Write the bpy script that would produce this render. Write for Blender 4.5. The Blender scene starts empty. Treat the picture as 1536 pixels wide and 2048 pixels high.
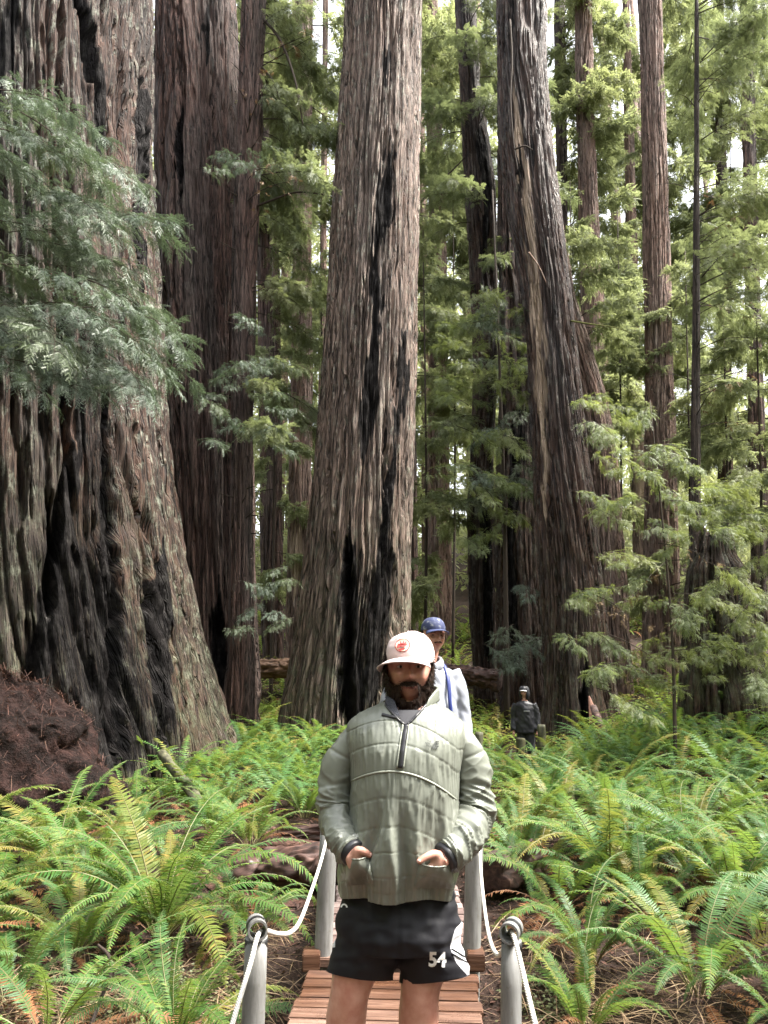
import bpy, bmesh, math, random
import numpy as np
from mathutils import Vector, Matrix
from mathutils.bvhtree import BVHTree

S = bpy.context.scene
COL = S.collection
# ------------------------------------------------------------------ camera, sky, sun, exposure
FPX = 1479.0                        # focal length in pixels of a 1536 x 2048 picture
CAMZ = 1.6
PITCH = math.atan(338.0 / FPX)
cam_d = bpy.data.cameras.new('camera')
cam = bpy.data.objects.new('camera', cam_d)
COL.objects.link(cam)
cam.location = (0, 0, CAMZ)
cam.rotation_euler = (math.pi / 2 + PITCH, 0, 0)
cam_d.sensor_fit = 'VERTICAL'
cam_d.sensor_height = 24.0
cam_d.lens = 24.0 * FPX / 2048.0
cam_d.clip_start = 0.05
cam_d.clip_end = 2000
S.camera = cam
S.render.resolution_x, S.render.resolution_y = 768, 1024

SUN_EL, SUN_AZ = math.radians(56), math.radians(96)     # azimuth from +Y towards +X
w = bpy.data.worlds.new('World')
S.world = w
w.use_nodes = True
nt = w.node_tree
bg = nt.nodes['Background']
sky = nt.nodes.new('ShaderNodeTexSky')
sky.sky_type = 'NISHITA'
sky.sun_disc = False
sky.sun_elevation = SUN_EL
sky.sun_rotation = SUN_AZ
sky.air_density = 1.0
sky.dust_density = 4.0
sky.ozone_density = 1.0
hs = nt.nodes.new('ShaderNodeHueSaturation')
hs.inputs['Saturation'].default_value = 0.22
hs.inputs['Value'].default_value = 1.0
nt.links.new(sky.outputs[0], hs.inputs['Color'])
nt.links.new(hs.outputs[0], bg.inputs['Color'])
bg.inputs['Strength'].default_value = 0.15
sun_d = bpy.data.lights.new('sun', 'SUN')
sun_d.energy = 2.8
sun_d.angle = math.radians(14)
sun_d.color = (1.0, 0.94, 0.84)
sun = bpy.data.objects.new('sun', sun_d)
COL.objects.link(sun)
sdir = Vector((math.sin(SUN_AZ) * math.cos(SUN_EL), math.cos(SUN_AZ) * math.cos(SUN_EL), math.sin(SUN_EL)))
sun.rotation_euler = sdir.to_track_quat('Z', 'Y').to_euler()
S.view_settings.view_transform = 'Standard'
S.view_settings.look = 'None'
S.view_settings.exposure = 2.42
S.view_settings.gamma = 1.0
S.view_settings.use_curve_mapping = False
S.cycles.use_denoising = True
try:
    S.cycles.denoiser = 'OPENIMAGEDENOISE'
    S.cycles.denoising_input_passes = 'RGB_ALBEDO_NORMAL'
except Exception:
    pass
S.cycles.use_adaptive_sampling = True
S.cycles.adaptive_threshold = 0.01
S.cycles.max_bounces = 5
S.cycles.diffuse_bounces = 3
S.cycles.glossy_bounces = 2
S.cycles.transmission_bounces = 4
S.cycles.sample_clamp_indirect = 6

# ------------------------------------------------------------------ helpers
CP, SP = math.cos(PITCH), math.sin(PITCH)
def ray(px, py):
    a, b = (px - 768.0) / FPX, (1024.0 - py) / FPX
    return np.array([a, CP - b * SP, SP + b * CP])
def at(px, py, y):
    """the point at distance y in front of the camera that is seen at picture position px, py"""
    r = ray(px, py)
    return np.array([0, 0, CAMZ]) + r * (y / r[1])
def mpp(px, py, y):
    """metres per picture pixel there"""
    r = ray(px, py)
    return (y / r[1]) / FPX
def sm(x, a, b):
    t = np.clip((np.asarray(x, float) - a) / (b - a), 0, 1)
    return t * t * (3 - 2 * t)

_tabs = {}
def vnoise(x, y, seed=0, px=0):
    """smooth value noise -1..1; px: period of the lattice in x"""
    x = np.asarray(x, float); y = np.asarray(y, float)
    if seed not in _tabs:
        _tabs[seed] = np.random.RandomState(seed).rand(256, 256) * 2 - 1
    T = _tabs[seed]
    xi = np.floor(x).astype(int); yi = np.floor(y).astype(int)
    fx = x - xi; fy = y - yi
    fx = fx * fx * (3 - 2 * fx); fy = fy * fy * (3 - 2 * fy)
    x0 = xi; x1 = xi + 1
    if px:
        x0 = x0 % px; x1 = x1 % px
    x0 = x0 & 255; x1 = x1 & 255; y0 = yi & 255; y1 = (yi + 1) & 255
    return (T[y0, x0] * (1 - fx) + T[y0, x1] * fx) * (1 - fy) + (T[y1, x0] * (1 - fx) + T[y1, x1] * fx) * fy

def mesh_np(name, verts, faces, uv=None, attrs=None, smooth=True, mats=None, mat_idx=None):
    """verts (n,3); faces (m,k) or list of such arrays"""
    if not isinstance(faces, (list, tuple)): faces = [faces]
    faces = [np.asarray(f, np.int32) for f in faces if len(f)]
    me = bpy.data.meshes.new(name)
    verts = np.asarray(verts, np.float32)
    me.vertices.add(len(verts))
    me.vertices.foreach_set('co', verts.ravel())
    loops = np.concatenate([f.ravel() for f in faces])
    tot = np.concatenate([np.full(len(f), f.shape[1], np.int32) for f in faces])
    start = np.concatenate([[0], np.cumsum(tot)[:-1]]).astype(np.int32)
    me.loops.add(len(loops)); me.loops.foreach_set('vertex_index', loops)
    me.polygons.add(len(tot))
    me.polygons.foreach_set('loop_start', start)
    me.polygons.foreach_set('loop_total', tot)
    me.polygons.foreach_set('use_smooth', np.full(len(tot), bool(smooth)))
    if mat_idx is not None:
        me.polygons.foreach_set('material_index', np.asarray(mat_idx, np.int32))
    if uv is not None:
        l = me.uv_layers.new(name='UVMap')
        l.data.foreach_set('uv', np.asarray(uv, np.float32)[loops].ravel())
    for k, v in (attrs or {}).items():
        a = me.attributes.new(k, 'FLOAT', 'POINT')
        a.data.foreach_set('value', np.asarray(v, np.float32))
    for m in (mats or []): me.materials.append(m)
    me.update(); me.validate()
    return me
def link(name, me, parent=None, loc=None):
    o = bpy.data.objects.new(name, me)
    COL.objects.link(o)
    if parent is not None: o.parent = parent
    if loc is not None: o.location = loc
    return o
def tag(o, label=None, cat=None, group=None, kind=None):
    if label: o['label'] = label
    if cat: o['category'] = cat
    if group: o['group'] = group
    if kind: o['kind'] = kind
    return o
def empty(name, loc, label=None, cat=None, group=None):
    o = bpy.data.objects.new(name, None)
    COL.objects.link(o); o.location = loc
    o.empty_display_size = 0.2
    return tag(o, label, cat, group)

class Geo:
    """collects vertices and faces"""
    def __init__(s): s.v = []; s.q = []; s.t = []; s.n = 0; s.uv = []
    def add(s, v, q=None, t=None, uv=None):
        v = np.asarray(v, float).reshape(-1, 3)
        if q is not None and len(q): s.q.append(np.asarray(q, np.int32).reshape(-1, 4) + s.n)
        if t is not None and len(t): s.t.append(np.asarray(t, np.int32).reshape(-1, 3) + s.n)
        s.v.append(v)
        s.uv.append(np.zeros((len(v), 2)) if uv is None else np.asarray(uv, float))
        s.n += len(v)
        return s
    def arrays(s):
        fs = []
        if s.q: fs.append(np.concatenate(s.q))
        if s.t: fs.append(np.concatenate(s.t))
        return np.concatenate(s.v), fs, np.concatenate(s.uv)
    def mesh(s, name, mat, smooth=True):
        v, f, uv = s.arrays()
        return mesh_np(name, v, f, uv=uv, smooth=smooth, mats=[mat] if mat else None)

def frames(P):
    """tangent / side / up frames along a polyline"""
    P = np.asarray(P, float)
    T = np.gradient(P, axis=0)
    T /= np.linalg.norm(T, axis=1)[:, None] + 1e-12
    ref = np.array([0, 0, 1.0]) if abs(T[0][2]) < 0.9 else np.array([0, 1.0, 0])
    N = []
    n = np.cross(ref, T[0]); n /= np.linalg.norm(n)
    for t in T:
        n = n - t * np.dot(n, t); n /= np.linalg.norm(n) + 1e-12
        N.append(n)
    N = np.array(N)
    return T, N, np.cross(T, N)
def tube(geo, P, R, k=8, cap=True, R2=None, disp=None):
    """round (or elliptic) tube along P"""
    P = np.asarray(P, float); n = len(P)
    R = np.broadcast_to(np.asarray(R, float), (n,)); R2 = R if R2 is None else np.broadcast_to(np.asarray(R2, float), (n,))
    T, N, B = frames(P)
    a = np.arange(k) * 2 * math.pi / k
    r1 = R[:, None] * np.cos(a)[None]; r2 = R2[:, None] * np.sin(a)[None]
    if disp is not None:
        f = 1 + disp
        r1 = r1 * f; r2 = r2 * f
    V = P[:, None, :] + N[:, None, :] * r1[..., None] + B[:, None, :] * r2[..., None]
    L = np.concatenate([[0], np.cumsum(np.linalg.norm(np.diff(P, axis=0), axis=1))])
    uv = np.stack([np.broadcast_to(a[None] * np.mean(R), (n, k)), np.broadcast_to(L[:, None], (n, k))], -1)
    i = np.arange(n - 1)[:, None] * k; j = np.arange(k)[None]; j2 = (j + 1) % k
    q = np.stack(np.broadcast_arrays(i + j, i + j2, i + k + j2, i + k + j), -1).reshape(-1, 4)
    V = V.reshape(-1, 3); uv = uv.reshape(-1, 2); t = []
    if cap:
        c0, c1 = n * k, n * k + 1
        V = np.concatenate([V, P[:1], P[-1:]]); uv = np.concatenate([uv, [[0, 0]], [[0, L[-1]]]])
        jj = np.arange(k)
        t = np.concatenate([np.stack([np.full(k, c0), (jj + 1) % k, jj], -1),
                            np.stack([np.full(k, c1), (n - 1) * k + jj, (n - 1) * k + (jj + 1) % k], -1)])
    geo.add(V, q, t, uv)
    return geo
def spline(pts, n):
    """Catmull-Rom through rows of any width"""
    p = np.asarray(pts, float); m = len(p)
    e = np.concatenate([[2 * p[0] - p[1]], p, [2 * p[-1] - p[-2]]])
    out = []
    for s in np.linspace(0, m - 1 - 1e-9, n):
        i = int(s); t = s - i
        a, b, c, d = e[i], e[i + 1], e[i + 2], e[i + 3]
        out.append(0.5 * ((2 * b) + (c - a) * t + (2 * a - 5 * b + 4 * c - d) * t * t + (3 * b - a - 3 * c + d) * t ** 3))
    return np.array(out)
def box(geo, c, s, rot=None, jit=0, rng=None):
    c = np.asarray(c, float); h = np.asarray(s, float) / 2
    v = np.array([[x, y, z] for x in (-1, 1) for y in (-1, 1) for z in (-1, 1)], float) * h
    if rng is not None and jit: v += rng.uniform(-jit, jit, v.shape)
    if rot is not None: v = v @ np.asarray(rot).T
    geo.add(v + c, [[0, 1, 3, 2], [4, 6, 7, 5], [0, 4, 5, 1], [2, 3, 7, 6], [0, 2, 6, 4], [1, 5, 7, 3]])
    return geo

# ------------------------------------------------------------------ materials
def mat(name, base=(0.5, 0.5, 0.5), rough=0.6, spec=0.5):
    m = bpy.data.materials.new(name); m.use_nodes = True
    b = m.node_tree.nodes['Principled BSDF']
    b.inputs['Base Color'].default_value = (*base, 1)
    b.inputs['Roughness'].default_value = rough
    b.inputs['Specular IOR Level'].default_value = spec
    return m, m.node_tree, b
def nd(t, typ, **kw):
    n = t.nodes.new(typ)
    for k, v in kw.items():
        if k.startswith('i_'):
            key = k[2:]
            key = int(key) if key.isdigit() else key
            n.inputs[key].default_value = v
        else: setattr(n, k, v)
    return n
def ramp(t, src, stops):
    r = t.nodes.new('ShaderNodeValToRGB')
    e = r.color_ramp.elements
    while len(e) < len(stops): e.new(0.5)
    for x, (p, c) in zip(e, stops):
        x.position = p; x.color = (*c, 1) if len(c) == 3 else c
    t.links.new(src, r.inputs[0])
    return r.outputs[0]
def mixc(t, fac, a, b, mode='MIX'):
    m = t.nodes.new('ShaderNodeMix'); m.data_type = 'RGBA'; m.blend_type = mode
    for k, v in ((0, fac), (6, a), (7, b)):
        if hasattr(v, 'node'): t.links.new(v, m.inputs[k])
        else: m.inputs[k].default_value = v if k == 0 else (*v, 1)
    return m.outputs[2]
def math_n(t, op, a, b=0.0, clamp=False):
    m = t.nodes.new('ShaderNodeMath'); m.operation = op; m.use_clamp = clamp
    for k, v in ((0, a), (1, b)):
        if hasattr(v, 'node'): t.links.new(v, m.inputs[k])
        else: m.inputs[k].default_value = v
    return m.outputs[0]
def noise_n(t, vec, scale=(1, 1, 1), s=1.0, detail=4, rough=0.6, dist=0.0):
    mp = nd(t, 'ShaderNodeMapping'); mp.inputs['Scale'].default_value = scale
    t.links.new(vec, mp.inputs['Vector'])
    n = nd(t, 'ShaderNodeTexNoise'); n.inputs['Scale'].default_value = s
    n.inputs['Detail'].default_value = detail; n.inputs['Roughness'].default_value = rough
    n.inputs['Distortion'].default_value = dist
    t.links.new(mp.outputs[0], n.inputs['Vector'])
    return n.outputs['Fac']
def bump_n(t, b, h, strength=0.5, dist=0.02):
    n = nd(t, 'ShaderNodeBump'); n.inputs['Strength'].default_value = strength; n.inputs['Distance'].default_value = dist
    t.links.new(h, n.inputs['Height']); t.links.new(n.outputs[0], b.inputs['Normal'])

def bark_mat(name, dark, mid, pale, red, red_amt=0.5, lichen=0.25, wet=0.75, pale_at=0.62):
    m, t, b = mat(name, rough=wet, spec=0.3)
    uv = nd(t, 'ShaderNodeUVMap'); uv.uv_map = 'UVMap'; uv = uv.outputs[0]
    n1 = noise_n(t, uv, (7, 0.30, 1), 1.0, 5, 0.62, 0.35)
    n2 = noise_n(t, uv, (1.3, 0.12, 1), 1.0, 3, 0.5, 0.4)
    n3 = noise_n(t, uv, (60, 2.4, 1), 1.0, 5, 0.75, 0.3)
    n4 = noise_n(t, uv, (6, 2.6, 1), 1.0, 6, 0.75)
    at_r = nd(t, 'ShaderNodeAttribute'); at_r.attribute_name = 'ridge'
    rg = at_r.outputs['Fac']
    c = ramp(t, n1, [(0.28, dark), (0.45, mid), (pale_at, mid), (0.74, pale)])
    f = math_n(t, 'MULTIPLY', ramp(t, n2, [(0.36, (0, 0, 0)), (0.60, (1, 1, 1))]), red_amt)
    c = mixc(t, f, c, red)
    c = mixc(t, math_n(t, 'MULTIPLY', ramp(t, n3, [(0.38, (1, 1, 1)), (0.50, (0, 0, 0))]), 0.75), c, dark)
    c = mixc(t, math_n(t, 'MULTIPLY', ramp(t, n3, [(0.56, (0, 0, 0)), (0.68, (1, 1, 1))]), math_n(t, 'MULTIPLY', ramp(t, rg, [(0.35, (0, 0, 0)), (0.75, (1, 1, 1))]), 0.8)), c, pale)
    # fissures: thin dark lines running up the bark
    crk = []
    for sc_, w_ in (((11, 0.42, 1), 0.030), ((25, 1.1, 1), 0.034)):
        nc_ = noise_n(t, uv, sc_, 1.0, 3, 0.55, 0.5)
        crk.append(ramp(t, math_n(t, 'ABSOLUTE', math_n(t, 'SUBTRACT', nc_, 0.5)), [(0.006, (1, 1, 1)), (w_, (0, 0, 0))]))
    c = mixc(t, math_n(t, 'MULTIPLY', crk[0], 0.85), c, tuple(x * 0.45 for x in dark))
    c = mixc(t, math_n(t, 'MULTIPLY', crk[1], 0.6), c, tuple(x * 0.6 for x in dark))
    # grey-green lichen blotches, growing on the ridges
    lf = math_n(t, 'MULTIPLY', ramp(t, n4, [(0.52, (0, 0, 0)), (0.62, (1, 1, 1))]), math_n(t, 'MULTIPLY', at_r.outputs['Fac'], lichen))
    c = mixc(t, lf, c, (0.46, 0.50, 0.40))
    at_w = nd(t, 'ShaderNodeAttribute'); at_w.attribute_name = 'wood'
    c = mixc(t, at_w.outputs['Fac'], c, mixc(t, n1, (0.30, 0.20, 0.13), (0.62, 0.49, 0.38)))  # bare wood colour; on some trunks this mask paints sunlit spots
    at_m = nd(t, 'ShaderNodeAttribute'); at_m.attribute_name = 'moss'
    c = mixc(t, math_n(t, 'MULTIPLY', at_m.outputs['Fac'], ramp(t, n4, [(0.4, (0, 0, 0)), (0.6, (1, 1, 1))])), c, (0.085, 0.09, 0.045))
    at_c = nd(t, 'ShaderNodeAttribute'); at_c.attribute_name = 'char'
    cf = ramp(t, math_n(t, 'ADD', at_c.outputs['Fac'], math_n(t, 'MULTIPLY', math_n(t, 'SUBTRACT', n3, 0.5), 1.4)), [(0.36, (0, 0, 0)), (0.55, (1, 1, 1))])
    c = mixc(t, math_n(t, 'MULTIPLY', cf, 0.97), c, ramp(t, n4, [(0.45, (0.007, 0.0065, 0.007)), (0.62, (0.035, 0.032, 0.032)), (0.72, (0.11, 0.10, 0.095))]))
    sp = nd(t, 'ShaderNodeMapRange'); t.links.new(cf, sp.inputs[0]); sp.inputs[3].default_value = 0.3; sp.inputs[4].default_value = 0.06
    t.links.new(sp.outputs[0], b.inputs['Specular IOR Level'])
    t.links.new(c, b.inputs['Base Color'])
    h = math_n(t, 'ADD', math_n(t, 'MULTIPLY', n1, 0.8), math_n(t, 'MULTIPLY', n3, 0.6))
    h = math_n(t, 'SUBTRACT', h, math_n(t, 'ADD', math_n(t, 'MULTIPLY', crk[0], 0.7), math_n(t, 'MULTIPLY', crk[1], 0.35)))
    bump_n(t, b, h, 1.0, 0.12)
    return m
M = {}
M['barkA'] = bark_mat('bark_left_giant', (0.013, 0.010, 0.009), (0.060, 0.042, 0.034), (0.28, 0.245, 0.215), (0.115, 0.050, 0.030), 0.6, 0.5)
M['barkB'] = bark_mat('bark_red_brown', (0.028, 0.020, 0.018), (0.120, 0.088, 0.077), (0.29, 0.23, 0.20), (0.16, 0.082, 0.061), 0.75, 0.1)
M['barkF'] = bark_mat('bark_grey_pink', (0.036, 0.026, 0.022), (0.205, 0.152, 0.125), (0.62, 0.52, 0.445), (0.30, 0.188, 0.14), 0.40, 0.45, 0.7, 0.56)
M['barkG'] = bark_mat('bark_wet_brown', (0.020, 0.015, 0.0145), (0.062, 0.042, 0.035), (0.22, 0.18, 0.165), (0.13, 0.062, 0.038), 0.5, 0.2, 0.5, 0.60)
M['barkP'] = bark_mat('bark_pale_pink', (0.07, 0.045, 0.037), (0.30, 0.212, 0.175), (0.58, 0.48, 0.42), (0.32, 0.175, 0.125), 0.55, 0.2)
M['barkD'] = bark_mat('bark_dark_thin', (0.025, 0.02, 0.018), (0.075, 0.055, 0.045), (0.19, 0.15, 0.125), (0.11, 0.065, 0.045), 0.4, 0.1)
# ------------------------------------------------------------------ the ground
def gz(x, y):
    x = np.asarray(x, float); y = np.asarray(y, float)
    z = -0.34 + sm(y, 6.5, 15) * 0.5
    t = np.clip(y - 21, 0, 60)
    z = z + np.where(t < 6, t * t / 12 * 0.30, (t - 3) * 0.30)
    z = z + sm(x, 2.5, 11) * sm(y, 7, 17) * 0.9
    z = z - 0.42 * np.exp(-(x / 1.5) ** 2) * (1 - sm(y, 4.6, 6.6))
    z = z - 0.5 * np.exp(-((x - 0.4 - (y - 8.5) * 0.34) / 1.3) ** 2) * sm(y, 10, 14) * (1 - sm(y, 18, 21))
    z = z + 0.10 * vnoise(x * 0.55 + 40, y * 0.55 + 40, 3) + 0.035 * vnoise(x * 2.3 + 40, y * 2.3 + 40, 4)
    return z
m, t, b = mat('forest_soil', rough=0.85, spec=0.25)
geo_c = nd(t, 'ShaderNodeTexCoord').outputs['Object']
n1 = noise_n(t, geo_c, (1, 1, 1), 2.2, 6, 0.7); n2 = noise_n(t, geo_c, (1, 1, 1), 30, 5, 0.75)
c = ramp(t, n1, [(0.3, (0.014, 0.009, 0.007)), (0.55, (0.034, 0.020, 0.015)), (0.75, (0.068, 0.033, 0.023))])
c = mixc(t, ramp(t, n2, [(0.55, (0, 0, 0)), (0.7, (1, 1, 1))]), c, (0.10, 0.056, 0.038))
t.links.new(c, b.inputs['Base Color'])
bump_n(t, b, n2, 0.8, 0.04)
M['soil'] = m
xs = np.concatenate([np.linspace(-300, -45, 14), np.linspace(-40, -9, 40), np.linspace(-8.7, 8.7, 150), np.linspace(9, 40, 40), np.linspace(45, 300, 14)])
ys = np.concatenate([np.linspace(-300, -14, 12), np.linspace(-12, 1.8, 20), np.linspace(2, 14, 150), np.linspace(14.3, 60, 90), np.linspace(64, 400, 20)])
X, Y = np.meshgrid(xs, ys)
Z = gz(X, Y)
nx, ny = len(xs), len(ys)
i = (np.arange(ny - 1)[:, None] * nx + np.arange(nx - 1)[None]).ravel()
me = mesh_np('ground', np.stack([X, Y, Z], -1).reshape(-1, 3), np.stack([i, i + 1, i + nx + 1, i + nx], -1), mats=[M['soil']])
tag(link('ground', me), kind='structure')

# ------------------------------------------------------------------ trunks
def prof(tab, d):
    """rows (py, xl, xr) -> heights, centres and radii at distance d"""
    out = []
    for py, xl, xr in tab:
        c = at((xl + xr) / 2, py, d)
        out.append((c[2], c[0], (xr - xl) / 2 * mpp((xl + xr) / 2, py, d)))
    return np.array(sorted(out))
def trunk(tab, d, material, cols=200, dz=0.12, seed=1, ridge=0.05, rw=0.13, flute=0.05, nfl=7, top=1.25, butt=0.2, carve=None, char=None, wood=None, moss=0.0, twist=0.0, zlow=None, lean_y=0.0):
    P = prof(tab, d)
    z0 = min(float(gz(P[0, 1], d)) - 0.5, P[0, 0]) if zlow is None else zlow
    ztop = P[-1, 0] * top + 2
    if P[0, 0] > z0: P = np.concatenate([[[z0, P[0, 1] - (P[1, 1] - P[0, 1]) / max(P[1, 0] - P[0, 0], .1) * (P[0, 0] - z0) * 0.3, P[0, 2] * 1.04]], P])
    sl = (P[-1] - P[-2]) / max(P[-1, 0] - P[-2, 0], 1e-3)
    P = np.concatenate([P, [[ztop, P[-1, 1] + sl[1] * (ztop - P[-1, 0]), max(P[-1, 2] * 0.8, 0.05)]]])
    zv = np.arange(z0, P[-2, 0] + 0.5, dz)
    zv = np.concatenate([zv, np.linspace(zv[-1] + 0.6, ztop, 10)])
    # smoothed interpolation of centre and radius
    def itp(col):
        y = np.interp(zv, P[:, 0], P[:, col])
        k = max(3, int(0.8 / dz)) | 1
        pad = np.concatenate([np.full(k, y[0]) - (y[1] - y[0]) * np.arange(k, 0, -1), y, np.full(k, y[-1])])
        return np.convolve(pad, np.ones(k) / k, 'same')[k:-k]
    cx, R = itp(1), itp(2)
    nf = int(cols * 0.72); nb = cols - nf
    a = np.concatenate([np.linspace(-math.pi * 1.06, math.pi * 0.06, nf, endpoint=False), np.linspace(math.pi * 0.06, math.pi * 0.94, nb, endpoint=False)])
    A, Zg = np.meshgrid(a, zv)
    Rm = float(np.mean(R[:len(R) * 2 // 3]))
    An = (A / (2 * math.pi)) % 1.0
    rb = seed * 10
    hz = (Zg - z0)
    wob = 0.020 * vnoise(An * 6, hz * 0.22, rb + 1, 6) + 0.005 * vnoise(An * 24, hz * 0.9, rb + 2, 24) + twist * hz * 0.01
    ridge = ridge * 1.9
    low = np.exp(-hz / 2.2)
    U = (An + (wob + 0.008 * low * vnoise(An * 12, hz * 1.1, rb + 9, 12)) / max(Rm, .5) * 1.2)
    n_r = max(8, int(2 * math.pi * Rm / rw))
    e = 0.17 / rw * 0.13
    q1 = vnoise(U * n_r, hz * 0.30, rb + 3, n_r)
    n_r2 = n_r * 2 + 1
    q2 = vnoise(U * n_r2, hz * 0.55, rb + 4, n_r2)
    n_r3 = max(5, n_r // 3)
    q3 = vnoise(U * n_r3, hz * 0.16, rb + 5, n_r3)
    n_r4 = n_r * 5 + 3
    q4 = vnoise(U * n_r4, hz * 3.0, rb + 11, n_r4)
    cr1 = np.exp(-(q1 / 0.16) ** 2); cr2 = np.exp(-(q2 / 0.15) ** 2)
    gap = sm(vnoise(U * n_r, hz * 0.5, rb + 12, n_r), -0.5, 0.35)
    rid = 0.55 * np.abs(q1) + 0.35 * q3 + 0.24 * q4 + 0.2 * np.abs(q2) - 0.95 * cr1 * gap - 0.5 * cr2 * (1 - 0.6 * gap)
    fl = vnoise(An * nfl, hz * 0.05, rb + 6, nfl)
    fb = vnoise(An * (nfl + 2), hz * 0.12, rb + 7, nfl + 2)
    rr = R[:, None] * (1 + flute * fl + butt * low * fb) + ridge * rid
    # bark plates that have come away, leaving short steps
    pl = vnoise(U * n_r2, hz * 0.8, rb + 8, n_r2)
    chips = sm(pl, 0.40, 0.46) * ridge * 0.55
    rr = rr - chips
    rid = rid - sm(pl, 0.40, 0.46) * 0.35
    ch = np.zeros_like(rr); wd = np.zeros_like(rr)
    XX = cx[:, None] + R[:, None] * np.cos(A); front = np.sin(A) < 0.15
    # where marks known from the photograph sit on the bark
    D0 = d + R[:, None] * np.sin(A) * front
    dep = D0 * CP + (Zg - CAMZ) * SP
    PX = 768 + FPX * XX / dep
    PY = 1024 - FPX * (-D0 * SP + (Zg - CAMZ) * CP) / dep
    ppm = FPX / d
    PXw = PX + ppm * (0.10 * vnoise(An * 40, hz * 0.9, rb + 13, 40) + 0.05 * vnoise(An * 120, hz * 3.5, rb + 14, 120))
    PYw = PY + ppm * 0.5 * vnoise(U * n_r2 * 2, hz * 0.2, rb + 15, n_r2 * 2)
    def stroke(pts):
        pts = np.array(sorted(pts), float)
        pts = np.concatenate([[[pts[0, 0] - 0.5 * ppm, pts[0, 1], 0]], pts, [[pts[-1, 0] + 0.5 * ppm, pts[-1, 1], 0]]])
        x = np.interp(PYw, pts[:, 0], pts[:, 1]); wv = np.interp(PYw, pts[:, 0], pts[:, 2])
        return np.clip(1 - np.abs(PXw - x) / np.maximum(wv, 1e-3), 0, 1) * (wv > 0.3) * front
    for pts, depth in (carve or []):
        rr = rr - depth * sm(stroke(pts), 0, 0.8)
    for pts in (char or []):
        amt = 1.0
        if isinstance(pts, tuple): pts, amt = pts
        ch = np.maximum(ch, amt * sm(stroke(pts), 0, 0.9))
    for pts in (wood or []):
        wd = np.maximum(wd, sm(stroke(pts), 0, 0.6))
    V = np.stack([cx[:, None] + rr * np.cos(A), d + lean_y * hz + rr * np.sin(A), Zg], -1).reshape(-1, 3)
    k = len(a); n = len(zv)
    i = np.arange(n - 1)[:, None] * k; j = np.arange(k)[None]; j2 = (j + 1) % k
    q = np.stack(np.broadcast_arrays(i + j, i + j2, i + k + j2, i + k + j), -1).reshape(-1, 4)
    uv = np.stack([An * 2 * math.pi * Rm + wob * Rm * 0.6, Zg], -1).reshape(-1, 2)
    mo = np.clip(1 - hz / 7, 0, 1) * moss
    me = mesh_np('trunk', V, q, uv=uv, mats=[material], attrs={'ridge': np.clip(rid * 0.8 + 0.45, 0, 1).ravel(), 'char': ch.ravel(), 'wood': wd.ravel(), 'moss': mo.ravel()})
    return me, (cx, R, zv)

TREES = {}
def tree(key, name, label, tab, d, material, group=None, **kw):
    me, info = trunk(tab, d, material, seed=len(TREES) + 2, **kw)
    base = (float(info[0][0]), d, float(gz(info[0][0], d)))
    r = empty(name, base, label, 'tree', group)
    o = link('trunk', me, r); o.location = (-base[0], -base[1], -base[2])
    TREES[key] = dict(root=r, base=np.array(base), d=d, info=info)
    return r

tree('A', 'giant_redwood', 'huge fluted and charred redwood trunk filling the left edge, behind the dark mound',
     [(-60, -250, 300), (0, -250, 302), (300, -255, 300), (600, -262, 316), (900, -275, 334), (1100, -295, 360), (1250, -318, 390), (1400, -345, 428), (1500, -365, 458)],
     14, M['barkA'], cols=820, dz=0.075, ridge=0.085, rw=0.22, flute=0.10, nfl=13, butt=0.10, moss=0.8,
     carve=[([(0, 172, 14), (90, 180, 16), (180, 190, 16), (230, 205, 4)], 0.30), ([(0, 120, 6), (500, 118, 10), (900, 130, 14), (1300, 60, 26), (1420, 50, 20)], 0.28),
            ([(700, 205, 8), (850, 218, 16), (1000, 225, 18), (1150, 232, 14), (1400, 226, 26), (1480, 235, 30)], 0.40), ([(150, 292, 8), (420, 290, 8), (700, 250, 6), (900, 245, 9)], 0.16),
            ([(1040, 290, 6), (1200, 318, 16), (1350, 330, 24), (1470, 350, 26)], 0.42), ([(1080, 95, 24), (1130, 90, 30), (1180, 88, 20)], 0.3)],
     char=[([(1050, 120, 120), (1250, 170, 260), (1400, 200, 330), (1520, 200, 360)], 0.60), ([(700, 190, 90), (1000, 200, 110), (1100, 200, 90)], 0.5), [(-60, 170, 26), (90, 180, 26), (200, 200, 30), (300, 215, 12)], [(0, 20, 40), (120, 10, 40), (160, 0, 20)], [(650, 205, 14), (850, 215, 26), (1000, 218, 30), (1200, 222, 44), (1450, 215, 70), (1520, 215, 80)],
           [(740, 150, 12), (850, 160, 16), (1000, 125, 30), (1200, 95, 44), (1400, 66, 44)], [(1150, 330, 20), (1350, 340, 40), (1480, 350, 60)], [(200, 296, 12), (420, 290, 12), (560, 295, 8)], [(560, 140, 10), (720, 130, 20), (830, 120, 18)]])
tree('B', 'redwood_tree', 'broad reddish brown redwood just right of the huge charred one',
     [(-60, 312, 462), (0, 312, 464), (300, 310, 478), (600, 318, 490), (900, 330, 497), (1100, 340, 500), (1250, 345, 503), (1380, 335, 512)],
     19, M['barkB'], cols=420, dz=0.11, ridge=0.06, rw=0.2, flute=0.09, nfl=11, butt=0.12,
     carve=[([(0, 360, 6), (300, 362, 12), (420, 360, 5)], 0.2), ([(250, 430, 6), (700, 415, 9), (1000, 400, 8)], 0.15), ([(1240, 440, 18), (1300, 440, 26), (1390, 440, 26)], 0.3)],
     char=[[(1200, 440, 20), (1300, 440, 34), (1400, 440, 34)], [(250, 362, 10), (330, 362, 14), (420, 360, 6)], [(60, 415, 26), (80, 415, 14)]])
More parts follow.
